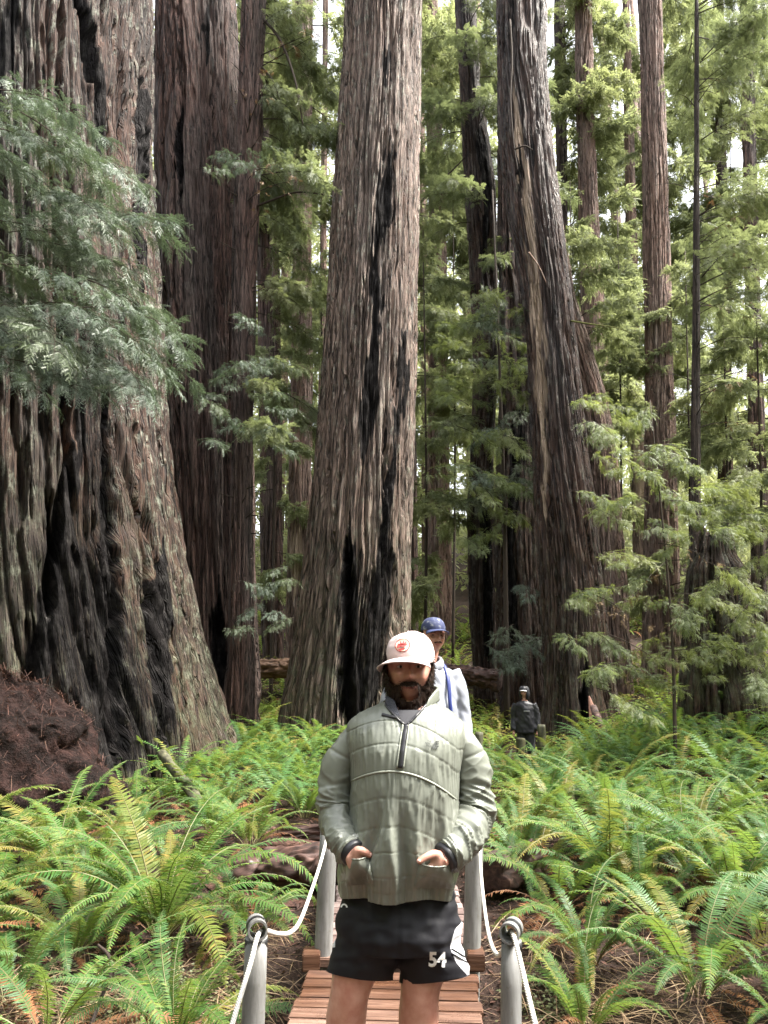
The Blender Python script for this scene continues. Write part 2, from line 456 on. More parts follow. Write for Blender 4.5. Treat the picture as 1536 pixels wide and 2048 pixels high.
tree('C', 'redwood_tree', 'slender redwood with many stub twigs overlapping the broad reddish trunk',
     [(-60, 486, 530), (0, 484, 529), (300, 474, 521), (600, 466, 509), (900, 463, 502), (1300, 455, 504), (1360, 452, 506)], 17, M['barkB'], cols=130, dz=0.16, ridge=0.03, rw=0.1, flute=0.05, nfl=6)
tree('F', 'redwood_tree', 'tall pale redwood at centre with black burn streaks and hollow base',
     [(-60, 693, 837), (0, 690, 836), (150, 683, 834), (300, 672, 832), (500, 662, 829), (700, 650, 826), (900, 634, 820), (1050, 620, 816), (1200, 604, 813), (1300, 592, 812), (1400, 574, 814), (1460, 566, 820)],
     17, M['barkF'], cols=560, dz=0.065, ridge=0.045, rw=0.12, flute=0.06, nfl=9, butt=0.08, moss=0.9,
     carve=[([(1080, 700, 4), (1160, 697, 14), (1300, 694, 19), (1420, 690, 22)], 0.65), ([(300, 772, 8), (420, 768, 14), (470, 760, 6), (700, 742, 10), (820, 736, 16), (900, 730, 9)], 0.07),
            ([(500, 742, 5), (800, 690, 6), (1080, 662, 7), (1400, 636, 9)], 0.14), ([(860, 775, 5), (1060, 770, 9), (1200, 778, 12), (1380, 770, 14)], 0.12), ([(1150, 745, 10), (1250, 735, 10), (1400, 728, 14)], 0.14)],
     char=[[(110, 775, 10), (140, 772, 16), (150, 770, 5)], [(290, 780, 10), (310, 782, 22), (360, 778, 16), (440, 772, 20), (450, 768, 8)], [(370, 762, 16), (400, 764, 14), (440, 766, 20), (460, 762, 6)], [(470, 756, 8), (560, 752, 16), (590, 758, 24), (610, 752, 10), (700, 744, 16), (780, 738, 26), (860, 730, 22), (910, 726, 12)],
           ([(1150, 730, 70), (1300, 720, 90), (1420, 710, 110)], 0.5), [(700, 800, 8), (800, 806, 10), (860, 790, 12), (1000, 775, 20), (1060, 770, 18)], [(1080, 702, 12), (1200, 700, 38), (1300, 705, 50), (1420, 705, 60)], [(1060, 775, 20), (1200, 760, 30), (1380, 750, 40)]])
tree('G', 'redwood_tree', 'tall leaning wet brown redwood right of centre with small hollow at its foot',
     [(-60, 996, 1089), (0, 997, 1090), (160, 998, 1090), (290, 1003, 1103), (430, 1020, 1119), (575, 1048, 1138), (767, 1062, 1157), (1000, 1072, 1186), (1200, 1083, 1207), (1320, 1087, 1218), (1400, 1086, 1234), (1460, 1080, 1246)],
     20, M['barkG'], cols=430, dz=0.085, ridge=0.05, rw=0.13, flute=0.05, nfl=8, butt=0.10, moss=0.5,
     carve=[([(1360, 1168, 6), (1400, 1168, 14), (1450, 1172, 16)], 0.4), ([(600, 1075, 5), (900, 1095, 6), (1200, 1120, 6)], 0.1)],
     char=[[(1340, 1168, 12), (1390, 1170, 22), (1460, 1172, 26)], [(20, 1022, 8), (40, 1023, 9), (60, 1022, 5)], [(290, 1058, 8), (310, 1062, 9), (322, 1062, 4)], [(315, 1034, 8), (345, 1040, 5)]],
     wood=[[(140, 1030, 3), (300, 1040, 8), (420, 1058, 12), (560, 1072, 14), (800, 1084, 12), (1000, 1092, 6)]])
tree('H1', 'redwood_tree', 'dark split redwood leaning behind the bushy foliage right of the central trunk',
     [(0, 912, 945), (200, 922, 960), (340, 930, 985), (530, 943, 991), (800, 946, 990), (1000, 938, 982), (1200, 940, 988), (1340, 946, 990)], 25, M['barkG'], cols=150, dz=0.16, ridge=0.06, rw=0.16, flute=0.12, nfl=6,
     char=[[(280, 960, 14), (400, 975, 14), (520, 968, 10)], [(1000, 968, 14), (1200, 975, 16), (1300, 972, 12)]])
tree('H2', 'redwood_tree', 'dark furrowed redwood half hidden behind the leaning wet brown one',
     [(0, 1000, 1045), (290, 995, 1045), (575, 996, 1064), (800, 1000, 1072), (1000, 988, 1080), (1200, 992, 1084), (1350, 996, 1092)], 23.5, M['barkG'], cols=260, dz=0.13, ridge=0.07, rw=0.2, flute=0.14, nfl=8,
     char=[[(850, 1040, 20), (1100, 1020, 16), (1300, 1030, 18)]])
tree('G2', 'redwood_tree', 'greyish redwood trunk showing behind the right side of the leaning one',
     [(0, 1010, 1048), (300, 1060, 1095), (600, 1112, 1150), (800, 1165, 1212), (900, 1180, 1232), (1100, 1192, 1247), (1250, 1198, 1257), (1440, 1198, 1266)], 24, M['barkP'], cols=200, dz=0.15, ridge=0.05, rw=0.14, flute=0.1, nfl=8)
BGT = 'straight redwoods standing in the background'
tree('D', 'redwood_tree', 'brown background redwood between the broad reddish trunk and the pale slim one', [(0, 508, 545), (450, 513, 556), (900, 520, 562), (1330, 524, 569)], 30, M['barkB'], BGT, cols=110, dz=0.25, ridge=0.04, rw=0.12)
tree('E', 'redwood_tree', 'pale pinkish slim redwood just left of the burn streaked central trunk', [(0, 590, 625), (500, 586, 622), (900, 580, 624), (1300, 572, 618)], 27, M['barkP'], BGT, cols=120, dz=0.2, ridge=0.035, rw=0.11, wood=[[(1070, 592, 14), (1120, 592, 18), (1150, 590, 10)]])  # the wood stroke paints a sunlit spot into the bark colour
tree('E2', 'redwood_tree', 'thin distant trunk glimpsed against the left side of the central redwood', [(0, 646, 657), (500, 641, 653), (1000, 634, 648), (1200, 630, 646)], 40, M['barkP'], BGT, cols=40, dz=0.6, ridge=0.02)
tree('I', 'redwood_tree', 'mid distance redwood with bushy side twigs right of the leaning brown one', [(0, 1150, 1182), (200, 1152, 1186), (400, 1158, 1194), (600, 1163, 1207), (780, 1170, 1217), (1000, 1174, 1220), (1250, 1178, 1226)], 32, M['barkP'], BGT, cols=120, dz=0.22, ridge=0.04, rw=0.13)
tree('J', 'redwood_tree', 'straight pinkish redwood standing clear at upper right, broadest of the far trunks', [(-40, 1275, 1322), (80, 1281, 1324), (300, 1286, 1331), (500, 1288, 1337), (700, 1291, 1343), (880, 1292, 1349), (1100, 1292, 1354), (1350, 1288, 1360)], 26, M['barkP'], BGT, cols=170, dz=0.13, ridge=0.035, rw=0.11, flute=0.03)
tree('K', 'young_conifer', 'thin dark pole like conifer right of the straight pinkish redwood', [(0, 1390, 1397), (300, 1388, 1398), (600, 1386, 1399), (880, 1382, 1400), (1320, 1379, 1402)], 21, M['barkD'], cols=36, dz=0.3, ridge=0.012, rw=0.06)
tree('L', 'redwood_tree', 'narrow distant redwood with pale lit foot left of the straight pinkish one', [(0, 1246, 1258), (300, 1250, 1268), (600, 1255, 1277), (800, 1261, 1283), (1100, 1266, 1296)], 35, M['barkP'], BGT, cols=60, dz=0.35, ridge=0.03, wood=[[(880, 1274, 10), (960, 1280, 14), (1020, 1280, 12), (1060, 1282, 6)]])  # the wood stroke paints the sunlight on the foot as pale colour
tree('M', 'redwood_tree', 'distant brown trunk right of the thin dark pole', [(0, 1428, 1446), (640, 1435, 1460), (1000, 1438, 1467), (1200, 1440, 1470)], 37, M['barkB'], BGT, cols=60, dz=0.4, ridge=0.03)
tree('N', 'redwood_tree', 'distant brown trunk nearest the right edge of the picture', [(0, 1482, 1504), (500, 1490, 1516), (780, 1498, 1526), (1050, 1503, 1535), (1250, 1505, 1540)], 33, M['barkB'], BGT, cols=70, dz=0.35, ridge=0.035)
tree('O', 'redwood_tree', 'distant shaded trunk touching the upper right side of the leaning redwood', [(0, 1108, 1129), (500, 1116, 1136), (900, 1122, 1144), (1150, 1124, 1148)], 34, M['barkD'], BGT, cols=60, dz=0.4, ridge=0.03)
tree('P', 'redwood_tree', 'pale grey distant redwood in the green gap right of the central trunk', [(0, 846, 874), (370, 857, 887), (600, 861, 894), (870, 856, 897), (1100, 854, 902)], 34, M['barkP'], BGT, cols=90, dz=0.3, ridge=0.04)
tree('Q', 'redwood_tree', 'narrow reddish trunk peeking out right behind the burnt central redwood', [(0, 800, 818), (500, 808, 826), (900, 816, 833), (1240, 818, 837)], 29, M['barkB'], BGT, cols=60, dz=0.35, ridge=0.03)
# broken stump at the right
me, info = trunk([(1080, 1382, 1468), (1150, 1376, 1478), (1250, 1372, 1492), (1400, 1362, 1516)], 15.5, M['barkA'], seed=61, cols=150, dz=0.09, ridge=0.07, rw=0.16, flute=0.14, nfl=7, top=1.0, moss=1.0, carve=[([(1080, 1420, 10), (1400, 1440, 18)], 0.25)])
v = np.zeros(len(me.vertices) * 3); me.vertices.foreach_get('co', v); v = v.reshape(-1, 3)
zt = at(1420, 1085, 15.5)[2]
lim = zt + 0.55 * vnoise(v[:, 0] * 6 + 50, v[:, 1] * 6, 77) - 0.1
ov = v[:, 2] > lim
v[ov, 2] = lim[ov]
ctr = np.array([at(1425, 1085, 15.5)[0], 15.5])
f = np.clip((v[:, 2] - (zt - 0.6)) / 1.2, 0, 0.25); v[:, :2] += (ctr - v[:, :2]) * f[:, None]
me.vertices.foreach_set('co', v.ravel()); me.update()
st = link('tree_stump', me); tag(st, 'broken mossy redwood stump draped with green twigs at the right edge', 'stump')
# ------------------------------------------------------------------ leaves and branches
def leaf_mat(name, c1, c2, trans=0.35, rough=0.45, warm=(0.22, 0.24, 0.05), island=True, tcol=None):
    m, t, b = mat(name, rough=rough, spec=0.4)
    g = nd(t, 'ShaderNodeNewGeometry'); oi = nd(t, 'ShaderNodeObjectInfo')
    r1 = g.outputs['Random Per Island'] if island else oi.outputs['Random']
    c = mixc(t, r1, c1, c2)
    c = mixc(t, math_n(t, 'MULTIPLY', math_n(t, 'POWER', oi.outputs['Random'], 3.0), 0.5), c, warm)
    tc = nd(t, 'ShaderNodeTexCoord').outputs['Object']
    n = noise_n(t, tc, (1, 1, 1), 2.2, 2, 0.5)
    c = mixc(t, math_n(t, 'MULTIPLY', ramp(t, n, [(0.5, (0, 0, 0)), (0.72, (1, 1, 1))]), 0.4), c, warm)
    t.links.new(c, b.inputs['Base Color'])
    tr = nd(t, 'ShaderNodeBsdfTranslucent')
    t.links.new(mixc(t, 0.55, c, tcol or (0.30, 0.36, 0.06)), tr.inputs['Color'])
    mx = nd(t, 'ShaderNodeMixShader'); mx.inputs[0].default_value = trans
    out = t.nodes['Material Output']
    t.links.new(b.outputs[0], mx.inputs[1]); t.links.new(tr.outputs[0], mx.inputs[2]); t.links.new(mx.outputs[0], out.inputs['Surface'])
    return m
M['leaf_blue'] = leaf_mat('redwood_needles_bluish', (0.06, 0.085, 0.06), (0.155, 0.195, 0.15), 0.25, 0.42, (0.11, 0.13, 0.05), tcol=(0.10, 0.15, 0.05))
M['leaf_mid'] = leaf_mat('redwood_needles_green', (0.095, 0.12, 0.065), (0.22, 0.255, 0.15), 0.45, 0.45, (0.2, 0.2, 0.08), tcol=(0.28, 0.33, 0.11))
M['leaf_far'] = leaf_mat('far_foliage', (0.14, 0.17, 0.09), (0.30, 0.34, 0.20), 0.55, 0.5, (0.25, 0.25, 0.10), tcol=(0.34, 0.38, 0.14))  # leaf colour lifted to stand in for background haze and brightness
M['leaf_mass'] = leaf_mat('far_slope_foliage', (0.20, 0.235, 0.13), (0.38, 0.41, 0.26), 0.5, 0.6, (0.30, 0.30, 0.13), tcol=(0.42, 0.46, 0.18))  # haze over the slope is put into this paler leaf colour
M['leaf_lime'] = leaf_mat('young_foliage', (0.095, 0.13, 0.058), (0.225, 0.27, 0.145), 0.42, 0.42, (0.22, 0.22, 0.06))
M['leaf_dry'] = leaf_mat('dry_brown_twigs', (0.10, 0.06, 0.03), (0.2, 0.13, 0.06), 0.2, 0.6, (0.2, 0.14, 0.06), tcol=(0.2, 0.1, 0.04))
M['limb'], t_, b_ = mat('limb_bark', (0.045, 0.034, 0.026), 0.8, 0.2)
M['limb_moss'], t_, b_ = mat('mossy_limb', (0.11, 0.115, 0.035), 0.9, 0.2)

def spray(rng, L, fine, nlen=0.020):
    """one flat drooping twig of needles along +x, in metres: verts, tris, quads"""
    V, T, Q = [], [], []
    def quad(a, b, c, d):
        n = len(V); V.extend([a, b, c, d]); Q.append([n, n + 1, n + 2, n + 3])
    def tri(a, b, c):
        n = len(V); V.extend([a, b, c]); T.append([n, n + 1, n + 2])
    ns = rng.randint(5, 8)
    bend = rng.uniform(0.25, 0.7) * L
    def main(s): return np.array([s * L, math.sin(s * 2.2 + rng0) * 0.03 * L, -bend * s * s])
    rng0 = rng.uniform(0, 6)
    side = 1
    for k in range(2 * ns):
        s = 0.12 + 0.88 * (k + 0.5) / (2 * ns)
        side = -side
        p = main(s)
        ang = math.radians(rng.uniform(32, 58)) * side
        l = L * rng.uniform(0.26, 0.42) * (1.15 - 0.65 * s)
        dr = rng.uniform(0.15, 0.55)
        d = np.array([math.cos(ang), math.sin(ang), -dr]); d /= np.linalg.norm(d)
        nrm = np.array([0, 0, 1.0]) + rng.uniform(-0.45, 0.45, 3)
        w = np.cross(nrm, d); w /= np.linalg.norm(w)
        if fine:
            nn = fine
            nl = nlen * rng.uniform(1.0, 1.2)
            for q in range(nn):
                f = (q + 0.6) / nn
                c = p + d * l * f + np.array([0, 0, -0.15 * l * f * f])
                for sg in (-1, 1):
                    dd = (d * 0.55 + w * sg * 0.85 + np.array([0, 0, rng.uniform(-0.25, 0.15)]))
                    e = c + dd * nl * (1.1 - 0.5 * f)
                    hw = d * l / nn * 0.42
                    tri(c - hw, c + hw, e)
        else:
            ww = l * rng.uniform(0.15, 0.26)
            e = p + d * l + np.array([0, 0, -0.2 * l])
            mid = p + d * l * 0.5
            quad(p, mid + w * ww, e, mid - w * ww)
    return np.array(V), T, Q
def branch_mesh(name, rng, L, leafmat, nspray, fine=0, limb=0.02, droop=0.35, sl=(0.3, 0.5), dens_from=0.18, updown=0.25, limbmat=None, nlen=0.020, pitch=(-0.15, 0.75)):
    """a limb along +x with twigs; returns mesh"""
    n = 10
    s = np.linspace(0, 1, n)
    P = np.stack([s * L, 0.06 * L * np.sin(s * 3 + rng.uniform(0, 6)), 0.10 * L * s - droop * L * s ** 2], -1)
    G = Geo()
    tube(G, P, limb * (1 - 0.85 * s), 5, cap=False)
    # secondary limbs
    subs = []
    ns = max(3, int(nspray / 9))
    for k in range(ns):
        f = dens_from + (1 - dens_from) * (k + rng.rand()) / ns * 0.95
        p = np.array([np.interp(f, s, P[:, c]) for c in range(3)])
        sg = 1 if k % 2 else -1
        a = math.radians(rng.uniform(30, 70)) * sg
        l = L * rng.uniform(0.18, 0.36) * (1.15 - 0.7 * f)
        u = np.linspace(0, 1, 5)
        d = np.array([math.cos(a), math.sin(a), rng.uniform(-updown, updown * 0.5)])
        SPp = p + d * (l * u)[:, None] + np.array([0, 0, -1]) * (0.35 * l * u ** 2)[:, None]
        tube(G, SPp, limb * 0.4 * (1 - 0.8 * u), 4, cap=False)
        subs.append((SPp, a, l))
    lv, lt, lq, nn = [], [], [], 0
    for k in range(nspray):
        if k % 5 == 0:
            f = dens_from + (1 - dens_from) * rng.rand(); p = np.array([np.interp(f, s, P[:, c]) for c in range(3)]); a0 = 0.0
        else:
            SPp, a0, l = subs[rng.randint(len(subs))]
            f = rng.uniform(0.15, 1); p = np.array([np.interp(f, np.linspace(0, 1, 5), SPp[:, c]) for c in range(3)])
        v, t, q = spray(rng, rng.uniform(*sl), fine, nlen)
        a = a0 + rng.uniform(-0.9, 0.9); pt = rng.uniform(*pitch); ro = rng.uniform(-0.5, 0.5)
        Rm = Matrix.Rotation(a, 3, 'Z') @ Matrix.Rotation(pt, 3, 'Y') @ Matrix.Rotation(ro, 3, 'X')
        v = v @ np.array(Rm).T + p
        lv.append(v)
        if t: lt.append(np.array(t) + nn)
        if q: lq.append(np.array(q) + nn)
        nn += len(v)
    v0, f0, uv0 = G.arrays()
    off = len(v0)
    V = np.concatenate([v0] + lv)
    faces = list(f0); idx = [np.zeros(len(f), int) for f in f0]
    for arr in (lq, lt):
        if arr:
            a = np.concatenate(arr) + off; faces.append(a); idx.append(np.ones(len(a), int))
    return mesh_np(name, V, faces, smooth=False, mats=[limbmat or M['limb'], leafmat], mat_idx=np.concatenate(idx))

rng = np.random.RandomState(11)
BR = {
    'near': [branch_mesh('near_branch', rng, 2.2, M['leaf_blue'], 95, fine=7, limb=0.014, droop=0.42, sl=(0.22, 0.40)) for _ in range(4)],
    'midblue': [branch_mesh('mid_branch', rng, 2.0, M['leaf_blue'], 85, fine=6, limb=0.014, droop=0.35, sl=(0.25, 0.42), updown=0.5, pitch=(-0.4, 1.0)) for _ in range(3)],
    'lime': [branch_mesh('lime_branch', rng, 1.8, M['leaf_lime'], 95, fine=6, limb=0.012, droop=0.3, sl=(0.2, 0.38), updown=0.6, pitch=(-0.5, 1.0)) for _ in range(4)],
    'mid': [branch_mesh('green_branch', rng, 2.6, M['leaf_mid'], 170, fine=4, limb=0.022, droop=0.45, sl=(0.28, 0.5), updown=0.6, nlen=0.034, pitch=(-0.5, 1.1)) for _ in range(4)],
    'far': [branch_mesh('far_branch', rng, 3.2, M['leaf_far'], 300, fine=0, limb=0.026, droop=0.32, sl=(0.3, 0.55), updown=0.8, pitch=(-0.6, 1.2)) for _ in range(5)],
    'bare': [branch_mesh('bare_branch', rng, 2.6, M['leaf_dry'], 14, fine=0, limb=0.022, droop=0.2, sl=(0.15, 0.3)) for _ in range(2)],
}
def put_branch(root, kind, p, az, tilt=0.0, scale=1.0, roll=0.0, rg=rng):
    o = bpy.data.objects.new('branch', BR[kind][rg.randint(len(BR[kind]))])
    COL.objects.link(o); o.parent = root
    b = np.array(root.location)
    o.location = tuple(np.asarray(p) - b)
    o.rotation_euler = (roll, -tilt, az)
    o.scale = (scale,) * 3
    return o
def on_trunk(key, py):
    """point on the axis of a tree seen at height py"""
    T = TREES[key]; cx, R, zv = T['info']
    z = at(768, py, T['d'])[2]
    return np.array([np.interp(z, zv, cx), T['d'], z]), np.interp(z, zv, R)
def crown(key, kind, n, y0, y1, sc=(0.8, 1.2), az=(0, 2 * math.pi), tilt=(-0.25, 0.3), rg=rng):
    for k in range(n):
        py = rg.uniform(y0, y1)
        p, r = on_trunk(key, py)
        a = rg.uniform(*az)
        p = p + np.array([math.cos(a), math.sin(a), 0]) * r * 0.8
        put_branch(TREES[key]['root'], kind, p, a, rg.uniform(*tilt), rg.uniform(*sc), rg.uniform(-0.3, 0.3), rg)
R_, L_ = (-0.9, 0.9), (math.pi - 0.9, math.pi + 0.9)
# crowns of the straight trees (branches start above the bare lower trunk)
crown('C', 'mid', 26, -60, 620, (0.6, 0.95), (-0.6, 1.2), (-0.5, 0.1))
crown('C', 'mid', 6, 650, 900, (0.5, 0.8), (-1.2, 0.5))
crown('C', 'bare', 6, 50, 700, (0.5, 0.9), (-1.2, 0.6))
crown('D', 'far', 18, -50, 760, (0.7, 1.1), (-0.3, math.pi + 0.3))
crown('E', 'far', 18, -50, 380, (0.7, 1.15), (-0.3, math.pi + 0.3))
crown('E2', 'far', 31, -50, 950, (0.9, 1.5))
crown('Q', 'far', 21, -50, 800, (0.7, 1.1), (-1.2, 1.2))
crown('P', 'far', 40, -50, 940, (0.9, 1.4))
crown('H1', 'mid', 26, -50, 480, (0.8, 1.2))
crown('H1', 'mid', 10, 500, 960, (0.6, 1.0), (-2.6, -0.2))
crown('O', 'far', 28, -50, 860, (0.8, 1.3), (-1.6, 1.6))
crown('I', 'far', 31, -50, 760, (0.55, 0.95), (-0.3, math.pi + 0.3))
crown('J', 'far', 8, -250, 60, (0.8, 1.2), (-0.3, math.pi + 0.3))
crown('J', 'far', 8, 100, 900, (0.35, 0.6), (-0.3, math.pi + 0.3))
crown('L', 'far', 31, -50, 800, (0.8, 1.3), (-0.3, math.pi + 0.3))
crown('M', 'far', 43, -50, 860, (0.9, 1.5), (-0.3, math.pi + 0.3))
crown('N', 'far', 40, -50, 900, (0.9, 1.4), (-0.3, math.pi + 0.3))
crown('K', 'mid', 26, -50, 640, (0.7, 1.15), (-1.4, 1.4), (-0.1, 0.25))
crown('K', 'bare', 12, 100, 860, (0.5, 0.8), (-1.4, 1.4))
crown('G2', 'far', 8, 350, 800, (0.5, 0.8), (-1.2, 0.8))

# young redwood leaning in from the left, its trunk outside the picture
def sapling(name, label, base, top, r0, barkm=None):
    root = empty(name, tuple(base), label, 'tree')
    P = spline([base, base * 0.6 + top * 0.4 + np.array([0.1, 0, 0]), top], 16)
    G = tube(Geo(), P - base, np.linspace(r0, r0 * 0.25, 16), 9)
    link('trunk', G.mesh('sapling_trunk', barkm or M['limb']), root)
    return root, P
zb = float(gz(-6.9, 9.8))
sapA, PA = sapling('young_redwood', 'blue green redwood boughs drooping in from the left over the huge charred trunk', np.array([-6.7, 9.8, zb]), np.array([-6.4, 9.8, 13.0]), 0.16)
rgA = np.random.RandomState(5)
def bough(root, kind, px, py, d, L_tip, az, tilt, sc):
    """a bough whose middle is seen at px, py"""
    p = at(px, py, d) - np.array([math.cos(az) * math.cos(tilt), math.sin(az) * math.cos(tilt), math.sin(tilt)]) * L_tip * 0.6
    put_branch(root, kind, p, az, tilt, sc, rgA.uniform(-0.35, 0.35), rgA)
for px, py in 2 * [(60, 200), (150, 215), (20, 240), (110, 280), (190, 290), (240, 330), (40, 330), (130, 370), (210, 400), (280, 440), (60, 440), (20, 500), (140, 480), (200, 510), (255, 560), (300, 600), (90, 560), (30, 590), (170, 610), (240, 660), (110, 650), (40, 680), (200, 720), (290, 700), (80, 730), (150, 700), (10, 380), (320, 620), (270, 730), (0, 640), (60, 620), (0, 300), (170, 440), (120, 540)]:
    d = rgA.uniform(8.6, 10.8)
    bough(sapA, 'near', px - 20 + rgA.uniform(-15, 15), py - 10 + rgA.uniform(-15, 15), d, 1.5, rgA.uniform(-0.9, 0.35), rgA.uniform(-0.45, 0.05), rgA.uniform(0.55, 0.9))
# small boughs in front of the reddish trunk
for key, lst in (('C', [(470, 300), (450, 330), (500, 310), (540, 300), (440, 740), (480, 760), (520, 740), (560, 780), (420, 790), (470, 840), (540, 850), (580, 800), (440, 860), (500, 720), (590, 880), (560, 720), (520, 1180), (545, 1230), (470, 1230), (560, 1150), (500, 640)]),):
    for px, py in 2 * lst:
        bough(TREES[key]['root'], 'midblue', px + rgA.uniform(-24, 24), py + rgA.uniform(-18, 18), rgA.uniform(14.2, 16.2), 1.0, rgA.uniform(-2.6, 0.4), rgA.uniform(-0.3, 0.1), rgA.uniform(0.28, 0.5))
# bushy foliage between the central and the leaning trunks
base = at(1010, 1360, 21.5); base[2] = float(gz(base[0], 21.5))
sapM, PM = sapling('young_redwood', 'bushy young tree in front of the dark split trunks', base, at(985, 380, 21.5), 0.09)
for k in range(46):
    px = rgA.normal(985, 42); py = rgA.uniform(560, 1080)
    if px > 1055: px = 1055 - rgA.uniform(0, 60)
    bough(sapM, ('lime', 'midblue', 'lime')[k % 3], px, py, rgA.uniform(20.2, 22.0), 1.0, rgA.uniform(-3.0, 0.1), rgA.uniform(-0.45, 0.1), rgA.uniform(0.55, 0.95))
for k in range(10):
    bough(sapM, 'midblue', rgA.uniform(985, 1070), rgA.uniform(1150, 1330), rgA.uniform(20, 21.5), 0.9, rgA.uniform(-3.0, 0.1), rgA.uniform(-0.45, 0.1), rgA.uniform(0.4, 0.6))
for k in range(20):
    bough(sapM, 'lime', rgA.uniform(860, 960), rgA.uniform(640, 1000), rgA.uniform(22, 27), 1.0, rgA.uniform(-3.0, 0.1), rgA.uniform(-0.3, 0.1), rgA.uniform(0.6, 0.95))
# young tree at the right, leafy from the ground up
base = at(1345, 1470, 12.2); base[2] = float(gz(base[0], 12.2))
sapR, PR = sapling('young_redwood', 'leafy light green young tree leaning over the ferns in front of the stump', base, at(1300, 800, 12.6), 0.035)
lst = [(1190, 790), (1230, 800), (1280, 830), (1330, 900), (1200, 850), (1250, 880), (1300, 930), (1380, 920), (1420, 960), (1350, 980), (1220, 930), (1270, 980), (1400, 1020), (1440, 1000), (1320, 1040), (1240, 1040), (1200, 1000),
       (1280, 1090), (1230, 1120), (1340, 1100), (1180, 1170), (1140, 1180), (1260, 1180), (1310, 1190), (1370, 1230), (1220, 1260), (1160, 1260), (1290, 1270), (1340, 1300), (1240, 1330), (1190, 1340), (1300, 1360), (1270, 1400),
       (1460, 1060), (1500, 1040), (1520, 1100), (1480, 1140), (1530, 1180), (1490, 1220), (1450, 1270), (1530, 1260), (1500, 1310), (1420, 1180), (1440, 1330), (1530, 1350), (1480, 950), (1400, 1300)]
for px, py in lst + lst[::2] + [q for q in lst if q[0] > 1340]:
    bough(sapR, 'lime', px + rgA.uniform(-16, 16), py + rgA.uniform(-16, 16), rgA.uniform(11.6, 14.0), 0.9, rgA.uniform(-3.4, 0.2), rgA.uniform(-0.5, 0.15), rgA.uniform(0.32, 0.58))
for px, py in [(1250, 1230), (1280, 1300), (1330, 1250), (1210, 1200), (1300, 1150), (1260, 1340), (1380, 1100), (1320, 1380)]:
    bough(sapR, 'bare', px, py, rgA.uniform(11.8, 13), 0.9, rgA.uniform(-3.4, 0.2), rgA.uniform(-0.5, 0.1), rgA.uniform(0.3, 0.5))

# leafy understory trees in the gaps between the far trunks
UND = 'leafy young trees in the gaps of the background'
rgu = np.random.RandomState(17)
for px, d, top, n, lab in [(545, 26, 560, 26, 'light green understory tree between the slim pale trunk and the reddish one'), (640, 31, 420, 30, 'airy green understory tree beside the left flank of the central redwood'),
                           (846, 25, 520, 34, 'yellow green understory tree close to the right flank of the central redwood'), (905, 31, 380, 36, 'tall airy understory tree in the gap right of the central redwood'),
                           (1140, 28, 420, 30, 'understory tree showing past the right side of the leaning redwood'), (1235, 27, 480, 34, 'leafy understory tree left of the straight pinkish redwood'),
                           (1290, 33, 300, 30, 'tall understory tree behind the straight pinkish redwood'), (1370, 25, 560, 32, 'leafy understory tree beside the thin dark pole'),
                           (1445, 24, 640, 34, 'broad light green understory tree above the broken stump'), (1510, 22, 600, 34, 'light green understory tree at the right edge'), (1460, 34, 200, 34, 'tall airy understory tree at upper right')]:
    b0 = at(px, 1300, d); b0[2] = float(gz(b0[0], d)) - 0.1
    r_, P_ = sapling('young_redwood', lab, b0, at(px, top - 60, d), 0.07); r_['group'] = UND
    for k in range(int(n * 0.62)):
        py = rgu.uniform(top, 1180); sp = 0.5 + 0.5 * (py - top) / (1180 - top)
        a = rgu.uniform(0, 6.283)
        p = at(px + rgu.uniform(-8, 8), py, d)
        put_branch(r_, 'far', p, a, rgu.uniform(-0.35, 0.2), rgu.uniform(0.35, 0.75) * (0.6 + 0.5 * sp), rgu.uniform(-0.4, 0.4), rgu)

# far wooded hillside: reads as one mass of leaves
rgf = np.random.RandomState(21)
N = 190000
nc = 3600
cy = rgf.uniform(42, 78, nc); cxx = rgf.uniform(-0.62, 0.62, nc) * cy
czf = rgf.rand(nc) ** 1.3
ground_z = gz(cxx, cy)
cz = ground_z + czf * (cy * 1.10 - ground_z)
keep = vnoise(cxx * 0.22 + 60, cz * 0.13 + 30, 31) > -0.50 + 0.95 * sm(cz / cy, 0.35, 0.95)
cxx, cy, cz = cxx[keep], cy[keep], cz[keep]
ci = rgf.randint(len(cxx), size=N)
rad = rgf.uniform(0.8, 2.0, len(cxx))[ci]
off = rgf.normal(0, 1, (N, 3)) * np.stack([rad, rad, rad * 0.33], -1) * 0.6
C = np.stack([cxx[ci], cy[ci], cz[ci]], -1) + off
C[:, 2] -= 0.12 * (off[:, 0] ** 2 + off[:, 1] ** 2)
d = rgf.normal(0, 1, (N, 3)); d[:, 2] -= 0.5; d /= np.linalg.norm(d, axis=1)[:, None]
u = np.cross(d, rgf.normal(0, 1, (N, 3))); u /= np.linalg.norm(u, axis=1)[:, None]
l = rgf.uniform(0.18, 0.40, N)[:, None]; wd = l * rgf.uniform(0.22, 0.4, N)[:, None]
